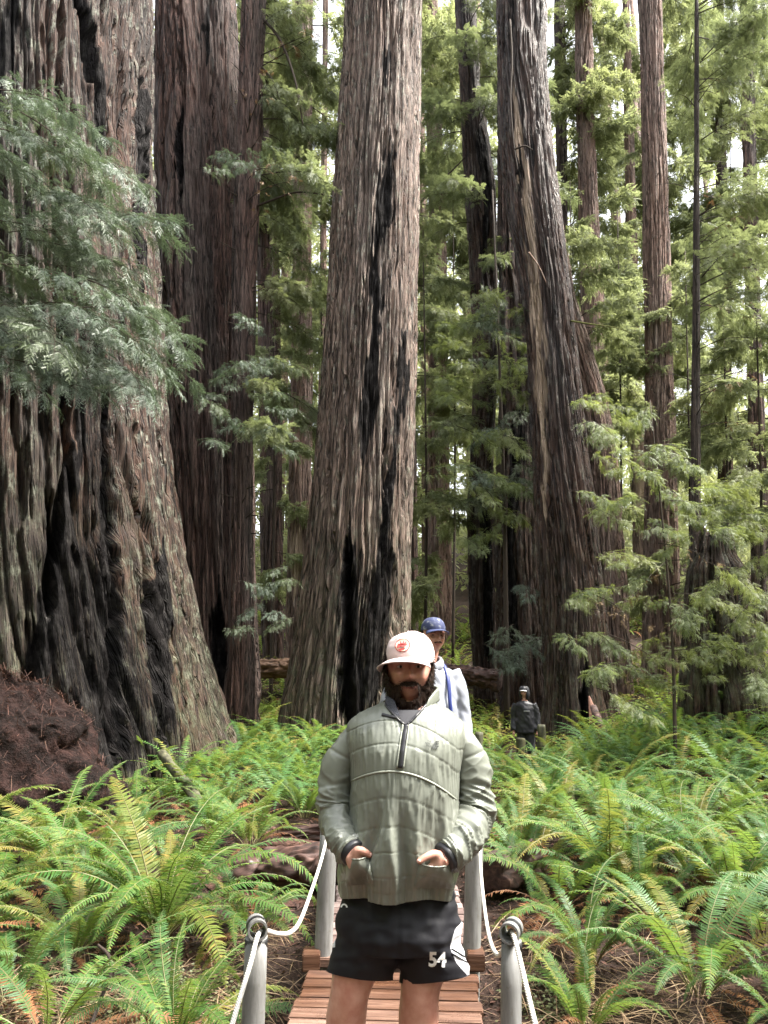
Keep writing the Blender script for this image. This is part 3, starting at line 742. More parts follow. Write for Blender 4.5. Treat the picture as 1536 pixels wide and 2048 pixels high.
# the same wood goes on round the clearing, at the sides and behind the viewer
nr = 26000  # unseen leaf ring, added to keep level skylight off the scene
aa = rgf.uniform(math.radians(118), math.radians(422), nr)
rad = rgf.uniform(17, 34, nr)
ccx = np.cos(aa) * rad; ccy = np.sin(aa) * rad + 3
ok = (np.abs(ccx) > 0.66 * ccy + 3.5)
hh = rgf.rand(nr) * 17
C2 = np.stack([ccx, ccy, gz(ccx, np.minimum(ccy, 20)) + hh], -1)[ok]
d2 = rgf.normal(0, 1, C2.shape); d2 /= np.linalg.norm(d2, axis=1)[:, None]
u2 = np.cross(d2, rgf.normal(0, 1, C2.shape)); u2 /= np.linalg.norm(u2, axis=1)[:, None]
l2 = rgf.uniform(0.5, 1.0, len(C2))[:, None]
C = np.concatenate([C, C2]); d = np.concatenate([d, d2]); u = np.concatenate([u, u2]); l = np.concatenate([l, l2]); wd = np.concatenate([wd, l2 * 0.4]); N = len(C)
V = np.stack([C - d * l, C + u * wd, C + d * l, C - u * wd], 1).reshape(-1, 3)
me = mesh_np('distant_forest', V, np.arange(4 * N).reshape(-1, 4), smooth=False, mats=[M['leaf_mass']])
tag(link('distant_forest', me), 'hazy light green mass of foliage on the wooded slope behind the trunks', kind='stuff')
# a few far trunks of that wood
for k in range(16):
    y = rgf.uniform(42, 66); x = rgf.uniform(-0.5, 0.5) * y
    z = float(gz(x, y)); r = rgf.uniform(0.3, 0.7)
    G = tube(Geo(), [(0, 0, -0.5), (0.05, 0, 15), (0, 0, 30), (0.1, 0, 60)], [r, r * 0.85, r * 0.7, r * 0.3], 14)
    o = link('redwood_tree', G.mesh('far_trunk', M['barkP']), None, (x, y, z))
    tag(o, 'faint far trunk in the green wood on the slope', 'tree', 'far trunks in the wood')
# ------------------------------------------------------------------ ferns
def fern_mat(name, c1, c2, trans=0.3, tcol=(0.30, 0.42, 0.06), rough=0.36, yellow=(0.30, 0.27, 0.05)):
    m, t, b = mat(name, rough=rough + 0.1, spec=0.22)
    oi = nd(t, 'ShaderNodeObjectInfo'); g = nd(t, 'ShaderNodeNewGeometry')
    c = mixc(t, oi.outputs['Random'], c1, c2)
    c = mixc(t, math_n(t, 'MULTIPLY', math_n(t, 'POWER', g.outputs['Random Per Island'], 5.0), 0.45), c, yellow)
    tc = nd(t, 'ShaderNodeTexCoord').outputs['Object']
    n = noise_n(t, tc, (1, 1, 1), 6, 3, 0.6)
    c = mixc(t, math_n(t, 'MULTIPLY', ramp(t, n, [(0.52, (0, 0, 0)), (0.75, (1, 1, 1))]), 0.32), c, yellow)
    t.links.new(c, b.inputs['Base Color'])
    tr = nd(t, 'ShaderNodeBsdfTranslucent'); t.links.new(mixc(t, 0.5, c, tcol), tr.inputs['Color'])
    mx = nd(t, 'ShaderNodeMixShader'); mx.inputs[0].default_value = trans
    t.links.new(b.outputs[0], mx.inputs[1]); t.links.new(tr.outputs[0], mx.inputs[2])
    t.links.new(mx.outputs[0], t.nodes['Material Output'].inputs['Surface'])
    return m
M['fern'] = fern_mat('fern_green', (0.036, 0.104, 0.022), (0.085, 0.168, 0.042), 0.38, rough=0.45)
M['fern_deep'] = fern_mat('fern_deep_green', (0.036, 0.092, 0.028), (0.072, 0.15, 0.056), yellow=(0.16, 0.2, 0.05))
M['fern_yellow'] = fern_mat('fern_yellowing', (0.095, 0.135, 0.028), (0.17, 0.15, 0.042), yellow=(0.36, 0.22, 0.06))
M['fern_dead'] = fern_mat('fern_dead', (0.10, 0.040, 0.020), (0.22, 0.095, 0.042), 0.15, (0.3, 0.12, 0.05), 0.7, (0.34, 0.2, 0.09))
M['fern_slope'] = fern_mat('fern_slope', (0.10, 0.185, 0.035), (0.19, 0.27, 0.06), 0.45, yellow=(0.28, 0.26, 0.06))  # brighter copy of the fern green, making up for light the canopy blocks
M['rachis'], _, _ = mat('fern_stalk', (0.12, 0.11, 0.04), 0.6)
M['rachis_dead'], _, _ = mat('dry_stalk', (0.14, 0.075, 0.04), 0.7)

def frond_arrays(rg, L, npair, arch, detail=2, curl=0.0, wmax=0.075, sparse=0.0):
    """one sword-fern frond rooted at the origin, leaving along +x; returns geometry of leaflets and stalk"""
    n = 16
    s = np.linspace(0, 1, n)
    th = arch[0] + (arch[1] - arch[0]) * s ** 1.25 + curl * s ** 4
    dx = np.cos(th) * L / (n - 1); dz = np.sin(th) * L / (n - 1)
    P = np.stack([np.cumsum(dx) - dx[0], 0.05 * L * np.sin(s * 2.4 + rg.uniform(0, 6)) * s, np.cumsum(dz) - dz[0]], -1)
    P[:, 1] -= P[0, 1]
    T, N, B = frames(P)
    side = np.cross(np.array([0, 0, 1.0]), T); side /= np.linalg.norm(side, axis=1)[:, None] + 1e-9
    side[:] = np.where((side @ np.array([0, 1.0, 0]))[:, None] < 0, -side, side)
    up = np.cross(T, side)
    G = Geo()
    tube(G, P, 0.0042 * (1 - 0.8 * s) * (L ** 0.5), 4, cap=False)
    V, Q, Tt = [], [], []; nn = 0
    roll = rg.uniform(-0.35, 0.35)
    for k in range(npair):
        f = 0.14 + 0.86 * (k + 0.5) / npair
        p = np.array([np.interp(f, s, P[:, c]) for c in range(3)])
        t = np.array([np.interp(f, s, T[:, c]) for c in range(3)]); sd = np.array([np.interp(f, s, side[:, c]) for c in range(3)]); u = np.array([np.interp(f, s, up[:, c]) for c in range(3)])
        ln = wmax * L ** 0.6 * (min(1, (f - 0.10) * 5.5) ** 0.7) * (1 - f ** 3.2) ** 0.8 + 0.004
        for sg in (-1, 1):
            if rg.rand() < sparse: continue
            l = ln * rg.uniform(0.86, 1.08)
            sw = rg.uniform(0.12, 0.34) + 0.35 * f ** 3
            d = sd * sg * math.cos(sw) + t * math.sin(sw) + u * (rg.uniform(-0.22, 0.12) + sg * roll * 0.5)
            d /= np.linalg.norm(d)
            hw = t * (L * 0.86 / npair * 0.40)
            if detail >= 2:
                m1 = p + d * l * 0.55; e = p + d * l + t * l * 0.10 - u * l * rg.uniform(0.05, 0.28)
                V += [p - hw * 0.9, p + hw * 1.0, m1 + hw * 0.85, m1 - hw * 0.75, e]
                Q.append([nn, nn + 1, nn + 2, nn + 3]); Tt.append([nn + 3, nn + 2, nn + 4]); nn += 5
            else:
                e = p + d * l - u * l * 0.1
                V += [p - hw, p + hw, e]; Tt.append([nn, nn + 1, nn + 2]); nn += 3
    return G, np.array(V), Q, Tt
def frond_mesh(name, rg, leaf, stalk, **kw):
    G, V, Q, Tt = frond_arrays(rg, **kw)
    v0, f0, _ = G.arrays(); off = len(v0)
    faces = list(f0); idx = [np.zeros(len(f), int) for f in f0]
    for a in (Q, Tt):
        if a: faces.append(np.array(a) + off); idx.append(np.ones(len(a), int))
    return mesh_np(name, np.concatenate([v0, V]), faces, smooth=False, mats=[stalk, leaf], mat_idx=np.concatenate(idx))
rf = np.random.RandomState(8)
FR = {}
for key, leaf in (('fern', 'fern'), ('deep', 'fern_deep'), ('yellow', 'fern_yellow')):
    FR[key] = [frond_mesh('frond_' + key, rf, M[leaf], M['rachis'], L=1.0, npair=rf.randint(52, 62), arch=(rf.uniform(1.15, 1.42), rf.uniform(-0.75, 0.35)), curl=rf.uniform(-0.5, 0.1), wmax=rf.uniform(0.068, 0.085)) for _ in range(5)]
FR['dead'] = [frond_mesh('frond_dead', rf, M['fern_dead'], M['rachis_dead'], L=0.95, npair=40, arch=(rf.uniform(0.35, 1.15), rf.uniform(-1.4, -0.6)), curl=-0.4, wmax=0.06, sparse=0.2) for _ in range(7)]
def put_frond(root, key, az, sc, tilt=0.0, roll=0.0, rg=rf):
    o = bpy.data.objects.new('frond', FR[key][rg.randint(len(FR[key]))])
    COL.objects.link(o); o.parent = root
    o.rotation_euler = (roll, tilt, az)
    o.scale = (sc, sc, sc * rg.uniform(0.85, 1.1))
    o.location = (0.05 * math.cos(az), 0.05 * math.sin(az), 0)
    return o
NF = 0
def fern(x, y, size, n, label, group=None, mix=(0.6, 0.25, 0.15), dead=3, rg=rf, azr=None):
    """a fern with every frond its own part"""
    global NF
    NF += 1
    root = empty('sword_fern', (x, y, float(gz(x, y)) + 0.02), label, 'fern', group)
    for k in range(n):
        az = 2 * math.pi * (k + rg.uniform(-0.35, 0.35)) / n if azr is None else rg.uniform(*azr)
        key = ('fern', 'deep', 'yellow')[rg.choice(3, p=mix)]
        put_frond(root, key, az, size * rg.uniform(0.7, 1.12), rg.uniform(-0.15, 0.35), rg.uniform(-0.3, 0.3), rg)
    for k in range(dead):
        put_frond(root, 'dead', rg.uniform(0, 6.28), size * rg.uniform(0.55, 1.0), rg.uniform(-0.1, 0.4), rg.uniform(-0.4, 0.4), rg)
    return root
def fern_px(px, py, y, size, n, label, group=None, **kw):
    # where the sight line through px, py meets the ground
    r = ray(px, py); y = 4.0
    while y < 30 and CAMZ + r[2] / r[1] * y > float(gz(r[0] / r[1] * y, y)): y += 0.05
    return fern(r[0] / r[1] * y, y, size, n, label, group, **kw)
FG = 'sword ferns covering the forest floor'
fern_px(320, 1885, 4.9, 1.5, 38, 'large bright green fern with arching fronds left of the near rope post', FG, mix=(0.72, 0.13, 0.15), dead=5)
fern_px(-30, 1850, 4.3, 1.25, 22, 'fern at the lower left edge with drooping yellow green fronds', FG, mix=(0.6, 0.1, 0.3))
fern_px(110, 1740, 6.0, 1.35, 24, 'yellowing fern behind the large one at lower left', FG, mix=(0.4, 0.1, 0.5), dead=5)
fern_px(500, 1700, 6.3, 0.95, 18, 'small fern beside the rotten red log left of the man', FG, mix=(0.7, 0.1, 0.2), dead=4)
fern_px(1225, 1790, 5.6, 1.55, 28, 'tall blue green fern with upright fronds in the middle of the right hand ferns', FG, mix=(0.35, 0.5, 0.15), dead=4)
fern_px(1060, 1770, 6.4, 1.15, 22, 'fern with rust red lower fronds right of the far rope post', FG, mix=(0.5, 0.3, 0.2), dead=7)
fern_px(1470, 1830, 4.8, 1.4, 24, 'deep green fern at the right edge below the yellow tinged ones', FG, mix=(0.3, 0.6, 0.1), dead=4)
fern_px(1400, 2000, 3.9, 1.2, 20, 'dark fern with comb like fronds in the bottom right corner', FG, mix=(0.3, 0.65, 0.05), dead=2)
fern_px(1180, 1935, 4.5, 1.0, 16, 'low fern spreading over dark soil right of the near rope post', FG, mix=(0.3, 0.6, 0.1), dead=5)
fern_px(1385, 1730, 6.6, 1.4, 26, 'broad bright fern behind the deep green one at right', FG, mix=(0.6, 0.2, 0.2))
fern_px(20, 2020, 3.9, 0.85, 12, 'few dull fronds in the bottom left corner', FG, mix=(0.3, 0.5, 0.2), dead=2)
fern_px(1120, 1680, 7.6, 1.3, 22, 'orange tinged fern a step behind the rust red one', FG, mix=(0.35, 0.2, 0.45), dead=4)
fern_px(380, 1970, 4.15, 0.7, 2, 'single pale frond arching over bare soil left of the near post', FG, mix=(0.3, 0, 0.7), dead=1, azr=(-0.9, 0.1))
fern_px(40, 1640, 0, 1.0, 16, 'fern at the left edge in front of the dark mound', FG, mix=(0.6, 0.3, 0.1))
fern_px(170, 1600, 0, 0.95, 16, 'fern hiding the right foot of the dark mound', FG, mix=(0.6, 0.2, 0.2))
fern_px(285, 1570, 0, 0.9, 14, 'fern between the dark mound and the mossy slanting limb', FG, mix=(0.6, 0.2, 0.2))
for px_, y_ in ((1028, 14.6), (1052, 14.2), (1075, 14.9), (1005, 14.0)):
    pts_ = at(px_, 1480, y_); fern(pts_[0], y_, 1.15, 13, 'fern right in front of the person in black on the trail', FG)
# keep clear of the boardwalk, the man, the trail and the trees
def clear(x, y):
    if abs(x - 0.07) < 1.15 and y < 8.8: return False
    if -1.8 < x < 0.6 and 7.0 < y < 9.9: return False
    if 0.4 < x < 3.4 and abs(x - (0.4 + (y - 8.5) * 0.34)) < 0.55 and y < 17.5: return False
    for k in ('A', 'B', 'C', 'F', 'G', 'H1', 'H2', 'G2', 'J'):
        T = TREES[k]
        if (x - T['base'][0]) ** 2 + (y - T['d']) ** 2 < (T['info'][1][6] + 0.15) ** 2: return False
    if ((x + 5.05) / 1.7) ** 2 + ((y - 9.9) / 1.45) ** 2 < 1: return False
    return True
pts = []
def scatter(n, ya, yb, mind, xlim=0.60, xa=None, xb=None, rg=rf):
    k = 0; tries = 0
    while k < n and tries < n * 60:
        tries += 1
        y = math.sqrt(rg.uniform(ya ** 2, yb ** 2)); x = rg.uniform(-xlim, xlim) * y
        if xa is not None and not (xa < x < xb): continue
        if not clear(x, y): continue
        if any((x - a) ** 2 + (y - b) ** 2 < mind ** 2 for a, b in pts): continue
        pts.append((x, y)); k += 1
        yield x, y
for o in [o for o in COL.objects if o.name.startswith('sword_fern')]: pts.append((o.location[0], o.location[1]))
for x, y in scatter(84, 4.8, 10.4, 0.66):
    lf = x < 0
    row = 'front' if y < 6.6 else ('middle' if y < 8.6 else 'rear')
    whr = ('nearest the boardwalk' if abs(x) < 2.2 else ('nearest the picture edge' if abs(x) > 0.4 * y else 'midway'))
    lab = 'green fern in the %s of the patch %s of the boardwalk, %s' % (row, 'left' if lf else 'right', whr)
    old = rf.rand() < 0.16
    fern(x, y, rf.uniform(0.75, 1.45), rf.randint(15, 22) if not old else 7, (lab if not old else lab.replace('green', 'withered')), FG, mix=(0.5, 0.40, 0.10) if not lf else (0.62, 0.26, 0.12), dead=rf.randint(4, 10) + 9 * old)
# ferns farther off: one mesh each, from six shapes
def fern_mesh(rg, leaf, nfr, npair, detail, L=(0.8, 1.15), yellow=0.15):
    V, F4, F3, I4, I3 = [], [], [], [], []; n = 0
    for k in range(nfr):
        dead = rg.rand() < 0.1
        G, v, q, t = frond_arrays(rg, rg.uniform(*L) * (0.8 if dead else 1), npair, (rg.uniform(0.95, 1.3), rg.uniform(-0.8, 0.1)) if not dead else (0.5, -1.0), detail, rg.uniform(-0.5, 0.1), rg.uniform(0.075, 0.095))
        az = 2 * math.pi * (k + rg.rand() * 0.6) / nfr
        mi = 2 if dead else (1 if rg.rand() < yellow else 0)
        Rm = np.array(Matrix.Rotation(az, 3, 'Z') @ Matrix.Rotation(rg.uniform(-0.15, 0.35), 3, 'Y'))
        v = v @ Rm.T; V.append(v)
        if q: F4.append(np.array(q) + n); I4 += [mi] * len(q)
        if t: F3.append(np.array(t) + n); I3 += [mi] * len(t)
        n += len(v)
    fs = ([np.concatenate(F4)] if F4 else []) + ([np.concatenate(F3)] if F3 else [])
    return np.concatenate(V), fs, np.array(I4 + I3)
FM = []
for k in range(7):
    v, fs, idx = fern_mesh(rf, None, rf.randint(16, 22), 26, 1)
    FM.append(mesh_np('fern_clump', v, fs, smooth=False, mats=[M['fern'] if k % 3 else M['fern_deep'], M['fern_yellow'], M['fern_dead']], mat_idx=idx))
def zone(x, y):
    return zone_(x, y) + (', close row' if y < 12.2 else (', middle row' if y < 14.4 else ', far row'))
def zone_(x, y):
    px = 768 + FPX * x / (y * CP)
    if px < 440: return 'fern below the huge charred trunk and its mound'
    if px < 768: return 'fern in front of the burn streaked central redwood'
    if px < 1080: return 'fern between the trail posts and the man in the pale green jacket'
    if px < 1260: return 'fern round the foot of the leaning wet brown redwood'
    return 'fern under the leafy light green young tree at right'
for x, y in scatter(230, 10.0, 16.8, 0.58):
    o = bpy.data.objects.new('sword_fern', FM[rf.randint(len(FM))]); COL.objects.link(o)
    o.location = (x, y, float(gz(x, y)) + 0.02); s_ = rf.uniform(0.85, 1.3)
    o.rotation_euler = (0, 0, rf.uniform(0, 6.28)); o.scale = (s_, s_, s_ * rf.uniform(0.85, 1.15))
    tag(o, zone(x, y), 'fern', FG)
# the fern-covered slope behind: one mass
V, F3, I3 = [], [], []; n = 0
base_f = [fern_mesh(rf, None, 13, 12, 1, (0.9, 1.3), 0.3) for _ in range(5)]
for k in range(760):
    y = rf.uniform(16.8, 40); x = rf.uniform(-0.58, 0.58) * y
    if not clear(x, y): continue
    v, fs, idx = base_f[rf.randint(5)]
    a = rf.uniform(0, 6.28); s_ = rf.uniform(0.8, 1.3)
    Rm = np.array(Matrix.Rotation(a, 3, 'Z')) * s_
    V.append(v @ Rm.T + np.array([x, y, float(gz(x, y))])); F3.append(fs[0] + n); I3.append(idx); n += len(v)
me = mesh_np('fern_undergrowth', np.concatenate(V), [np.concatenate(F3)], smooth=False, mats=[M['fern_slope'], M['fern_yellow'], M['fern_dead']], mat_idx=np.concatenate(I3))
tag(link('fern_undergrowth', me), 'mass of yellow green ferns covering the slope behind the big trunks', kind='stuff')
# ------------------------------------------------------------------ boardwalk, posts, ropes, logs
def wood_mat(name, c1, c2, c3, rough=0.45, axis=(3, 40, 40)):
    m, t, b = mat(name, rough=rough, spec=0.45)
    tc = nd(t, 'ShaderNodeTexCoord').outputs['Object']
    oi = nd(t, 'ShaderNodeObjectInfo')
    add = nd(t, 'ShaderNodeVectorMath'); add.operation = 'ADD'
    sc = nd(t, 'ShaderNodeVectorMath'); sc.operation = 'SCALE'; sc.inputs[0].default_value = (13, 37, 7)
    t.links.new(oi.outputs['Random'], sc.inputs['Scale']); t.links.new(tc, add.inputs[0]); t.links.new(sc.outputs[0], add.inputs[1])
    n = noise_n(t, add.outputs[0], axis, 1.0, 5, 0.65, 0.5)
    n2 = noise_n(t, add.outputs[0], (2.5, 6, 6), 1.0, 4, 0.6)
    c = ramp(t, n, [(0.3, c1), (0.55, c2), (0.75, c3)])
    h = nd(t, 'ShaderNodeHueSaturation'); t.links.new(c, h.inputs['Color'])
    mr = nd(t, 'ShaderNodeMapRange'); t.links.new(oi.outputs['Random'], mr.inputs[0]); mr.inputs[3].default_value = 0.55; mr.inputs[4].default_value = 1.35
    t.links.new(mr.outputs[0], h.inputs['Value'])
    mr2 = nd(t, 'ShaderNodeMapRange'); t.links.new(oi.outputs['Random'], mr2.inputs[0]); mr2.inputs[3].default_value = 1.05; mr2.inputs[4].default_value = 0.72
    t.links.new(mr2.outputs[0], h.inputs['Saturation'])
    c = mixc(t, math_n(t, 'MULTIPLY', ramp(t, n2, [(0.55, (0, 0, 0)), (0.7, (1, 1, 1))]), 0.5), h.outputs[0], c1)
    t.links.new(c, b.inputs['Base Color'])
    t.links.new(ramp(t, n2, [(0.35, (rough * 0.55,) * 3), (0.65, (min(rough * 1.5, 1),) * 3)]), b.inputs['Roughness'])
    bump_n(t, b, n, 0.5, 0.01)
    return m
M['deck'] = wood_mat('wet_red_deck_boards', (0.045, 0.020, 0.012), (0.130, 0.062, 0.036), (0.22, 0.125, 0.082), 0.38)
M['deck2'] = wood_mat('worn_pinkish_boards', (0.10, 0.065, 0.057), (0.21, 0.145, 0.13), (0.31, 0.235, 0.215), 0.55)
M['rotlog'] = wood_mat('rotten_red_wood', (0.014, 0.008, 0.007), (0.075, 0.035, 0.026), (0.21, 0.105, 0.08), 0.85, (1.6, 14, 14))
M['oranglog'] = wood_mat('orange_brown_log', (0.05, 0.025, 0.014), (0.20, 0.11, 0.06), (0.36, 0.22, 0.13), 0.8, (1.2, 9, 9))
M['mosspost'] = wood_mat('mossy_post_wood', (0.022, 0.02, 0.012), (0.06, 0.06, 0.024), (0.13, 0.12, 0.045), 0.85, (14, 14, 2))
m, t, b = mat('grey_weathered_pipe', (0.33, 0.33, 0.33), 0.55, 0.4)
tc = nd(t, 'ShaderNodeTexCoord').outputs['Object']
n1 = noise_n(t, tc, (9, 9, 1.2), 3.0, 6, 0.7); n2 = noise_n(t, tc, (1, 1, 1), 38, 3, 0.6)
c = ramp(t, n1, [(0.3, (0.09, 0.088, 0.082)), (0.5, (0.16, 0.16, 0.156)), (0.7, (0.22, 0.22, 0.22))])
c = mixc(t, math_n(t, 'MULTIPLY', ramp(t, n2, [(0.60, (0, 0, 0)), (0.72, (1, 1, 1))]), 0.6), c, (0.11, 0.10, 0.075))
t.links.new(c, b.inputs['Base Color']); bump_n(t, b, n2, 0.15, 0.004)
M['pipe'] = m
m, t, b = mat('white_rope', (0.66, 0.64, 0.58), 0.8, 0.2)
uvn = nd(t, 'ShaderNodeUVMap'); uvn.uv_map = 'UVMap'
wv = nd(t, 'ShaderNodeTexWave'); wv.inputs['Scale'].default_value = 60; wv.bands_direction = 'DIAGONAL'
t.links.new(uvn.outputs[0], wv.inputs['Vector']); bump_n(t, b, wv.outputs['Fac'], 0.5, 0.004)
t.links.new(mixc(t, wv.outputs['Fac'], (0.50, 0.48, 0.42), (0.74, 0.72, 0.67)), b.inputs['Base Color'])
M['rope'] = m
M['black'], _, _ = mat('black_strap', (0.012, 0.012, 0.013), 0.5)

rb = np.random.RandomState(4)
def plank_mesh(w, l, h, material):
    bm = bmesh.new()
    bmesh.ops.create_cube(bm, size=1)
    bmesh.ops.scale(bm, verts=bm.verts, vec=(w, l, h))
    bmesh.ops.subdivide_edges(bm, edges=[e for e in bm.edges if abs(e.verts[0].co.x - e.verts[1].co.x) > w * 0.5], cuts=5)
    bmesh.ops.bevel(bm, geom=[e for e in bm.edges if len(e.link_faces) == 2 and e.calc_face_angle(0) > 1], offset=0.006, segments=2, affect='EDGES')
    for v in bm.verts:
        v.co.z += 0.004 * float(vnoise(v.co.x * 3 + 9 + rb.rand() * 0, v.co.y * 3 + 5, 41)) ; v.co.y += 0.003 * float(vnoise(v.co.x * 5 + 30, 3, 42))
    me = bpy.data.meshes.new('plank'); bm.to_mesh(me); bm.free(); me.materials.append(material)
    for p in me.polygons: p.use_smooth = False
    return me
br = empty('footbridge', (0, 3.4, 0), 'narrow wet red brown plank footbridge under the man', 'bridge')
pm = [plank_mesh(0.93 + 0.015 * k, 0.116, 0.04, M['deck']) for k in range(3)]
def part_copy(name, me, root, loc, rot=(0, 0, 0), sc=(1, 1, 1)):
    o = bpy.data.objects.new(name, me); COL.objects.link(o); o.parent = root
    o.location = tuple(np.array(loc) - np.array(root.location)); o.rotation_euler = rot; o.scale = sc
    return o
yv = np.arange(1.30, 4.70, 0.1265)
for k, y in enumerate(yv):
    part_copy('plank', pm[k % 3], br, (0.0 + (y - 3.995) * 0.065 + rb.uniform(-0.008, 0.008), y, -0.02 + rb.uniform(-0.004, 0.004)), (rb.uniform(-0.01, 0.01), 0, -0.065 + rb.uniform(-0.012, 0.012)))
for sx in (-0.34, 0.34):
    G = box(Geo(), (sx, -0.4, -0.14), (0.09, 3.3, 0.18)); link('beam', G.mesh('beam', M['deck'], False), br).rotation_euler = (0, 0, -0.07)
stepm = plank_mesh(0.95, 0.13, 0.05, M['deck'])
part_copy('step_board', stepm, br, (0.06, 4.80, 0.008), (0, 0, -0.03))
blk = plank_mesh(0.10, 0.16, 0.09, M['deck'])
part_copy('end_block', blk, br, (-0.42, 4.76, 0.03), (0, 0, 0.05)); part_copy('end_block', blk, br, (0.53, 4.76, 0.03), (0, 0, -0.05))
bw = empty('boardwalk', (0.1, 6.6, 0.0), 'worn pinkish plank boardwalk climbing away behind the man', 'boardwalk')
pm2 = [plank_mesh(0.87 + 0.015 * k, 0.116, 0.04, M['deck2']) for k in range(3)]
for k, y in enumerate(np.arange(4.93, 8.6, 0.126)):
    part_copy('plank', pm2[k % 3], bw, (0.095 + rb.uniform(-0.01, 0.01), y, 0.05 + (y - 4.9) * 0.042 + rb.uniform(-0.004, 0.004)), (0.042, 0, rb.uniform(-0.012, 0.012)))
for sx in (-0.3, 0.3):
    G = box(Geo(), (sx, 0.15, 0.03), (0.09, 3.7, 0.14), rot=np.array(Matrix.Rotation(0.042, 3, 'X'))); link('beam', G.mesh('beam', M['deck2'], False), bw)
# end plank with dirt path beyond
def post(name, base, top, r, label, head):
    base = np.array(base, float); top = np.array(top, float)
    root = empty(name, tuple(base), label, 'post', 'grey rope posts of the footbridge')
    P = np.linspace(base, top, 9) - base
    k = 28
    G = tube(Geo(), P, r, k, disp=np.repeat((0.012 * np.sin(np.arange(9) * 2.1))[:, None], k, 1))
    sh = link('shaft', G.mesh('post_shaft', M['pipe']), root)
    if head:
        # short pipe lying across the top, its mouth towards the viewer, with a dark strap round it
        ax = np.array(head, float); ax /= np.linalg.norm(ax)
        c = top - base + np.array([0, 0, 0.028])
        G = Geo()
        pts = [c - ax * 0.055, c + ax * 0.05]
        tube(G, np.linspace(pts[0], pts[1], 5), 0.036, 24, cap=False)
        tube(G, np.linspace(pts[1], pts[0], 5), 0.029, 24, cap=False)
        T_, N_, B_ = frames(np.linspace(pts[0], pts[1], 5))
        a = np.arange(24) * 2 * math.pi / 24
        for pp in pts:
            o_ = pp + 0.036 * (np.cos(a)[:, None] * N_[0] + np.sin(a)[:, None] * B_[0]); i_ = pp + 0.029 * (np.cos(a)[:, None] * N_[0] + np.sin(a)[:, None] * B_[0])
            j = np.arange(24); G.add(np.concatenate([o_, i_]), np.stack([j, (j + 1) % 24, 24 + (j + 1) % 24, 24 + j], -1))
        link('rope_eye', G.mesh('rope_eye', M['pipe']), root)
        G = Geo(); tube(G, np.linspace(c - ax * 0.012 - [0, 0, 0.0], c + ax * 0.012, 3), 0.0385, 24, cap=False)
        tube(G, np.array([[0, 0, -0.035], [0, 0, -0.006]]) + (top - base), r * 1.03, 24)
        link('strap', G.mesh('strap', M['black']), root)
    return root
a = at(506, 2048, 2.97); tpl = at(513, 1872, 3.0)
d_ = (tpl - a) / (tpl[2] - a[2])
post('rope_post', a - d_ * (a[2] + 0.55), tpl, 0.041, 'short grey rope post nearest the viewer, left of the man', (0.25, -1, 0.05))
a = at(1022, 2048, 2.97); tpr = at(1023, 1878, 3.0)
d_ = (tpr - a) / (tpr[2] - a[2])
post('rope_post', a - d_ * (a[2] + 0.55), tpr, 0.037, 'short grey rope post nearest the viewer, right of the man', (-0.35, -1, 0.05))
tfl = at(658, 1660, 4.82); bfl = at(646, 1915, 4.82)
post('rope_post', bfl + (bfl - tfl) * 0.6, tfl, 0.053, 'grey rope post half hidden by the man\'s sleeve, farther left one', None)
tfr = at(950, 1662, 4.82); bfr = at(943, 1915, 4.82)
post('rope_post', bfr + (bfr - tfr) * 0.6, tfr, 0.052, 'grey rope post half hidden by the man\'s sleeve, farther right one', None)
def rope(pts, label):
    P = spline([at(*p) for p in pts], 70)
    G = tube(Geo(), P, 0.0088, 10)
    tag(link('rope', G.mesh('rope', M['rope'])), label, 'rope', 'white guide ropes of the footbridge')
rope([(440, 2140, 2.5), (470, 2030, 2.68), (500, 1930, 2.86), (517, 1868, 2.96), (533, 1862, 3.04), (552, 1867, 3.12), (578, 1866, 3.32), (600, 1842, 3.6), (624, 1778, 4.1), (641, 1725, 4.45), (655, 1672, 4.74)], 'white rope sagging between the left posts')
rope([(1095, 2140, 2.5), (1066, 2030, 2.68), (1040, 1920, 2.86), (1026, 1868, 2.96), (1020, 1864, 3.04), (1012, 1885, 3.14), (998, 1911, 3.3), (983, 1890, 3.6), (972, 1838, 4.0), (963, 1760, 4.4), (958, 1676, 4.74)], 'white rope hanging slack between the right posts')

# logs
def log(name, p0, p1, r, material, label, k=72, n=110, rough=0.22, seed=1, bend=0.0, cat='log'):
    p0 = np.array(p0, float); p1 = np.array(p1, float); c = (p0 + p1) / 2
    s = np.linspace(0, 1, n)
    P = p0 + (p1 - p0) * s[:, None] + np.array([0, 0, bend]) * np.sin(s * math.pi)[:, None] - c
    A, Sg = np.meshgrid(np.arange(k) / k, s * np.linalg.norm(p1 - p0))
    ds = rough * (vnoise(A * 9, Sg * 1.3, 90 + seed, 9) + 0.6 * vnoise(A * 23, Sg * 2.2, 91 + seed, 23)) - 0.10 * np.exp(-(vnoise(A * 12, Sg * 0.8, 92 + seed, 12) / 0.15) ** 2) + 0.16 * vnoise(A * 30, Sg * 9, 93 + seed, 30) - 0.22 * np.exp(-(vnoise(A * 7, Sg * 1.7, 94 + seed, 7) / 0.09) ** 2)
    ds[0] -= 0.12; ds[-1] -= 0.12
    G = tube(Geo(), P, r, k, disp=ds)
    # the grain runs along the log: let the mesh's x axis follow it
    o = link(name, None or G.mesh(name, material), None, tuple(c))
    return tag(o, label, cat)
log('rotten_log', at(480, 1745, 7.9), at(676, 1728, 7.5), 0.20, M['rotlog'], 'crumbling red rotten log lying left of the boardwalk behind the man', seed=1)
log('rotten_log', at(985, 1752, 7.4), at(1064, 1722, 7.9), 0.17, M['rotlog'], 'dark rotten log end among ferns right of the far rope post', seed=2)
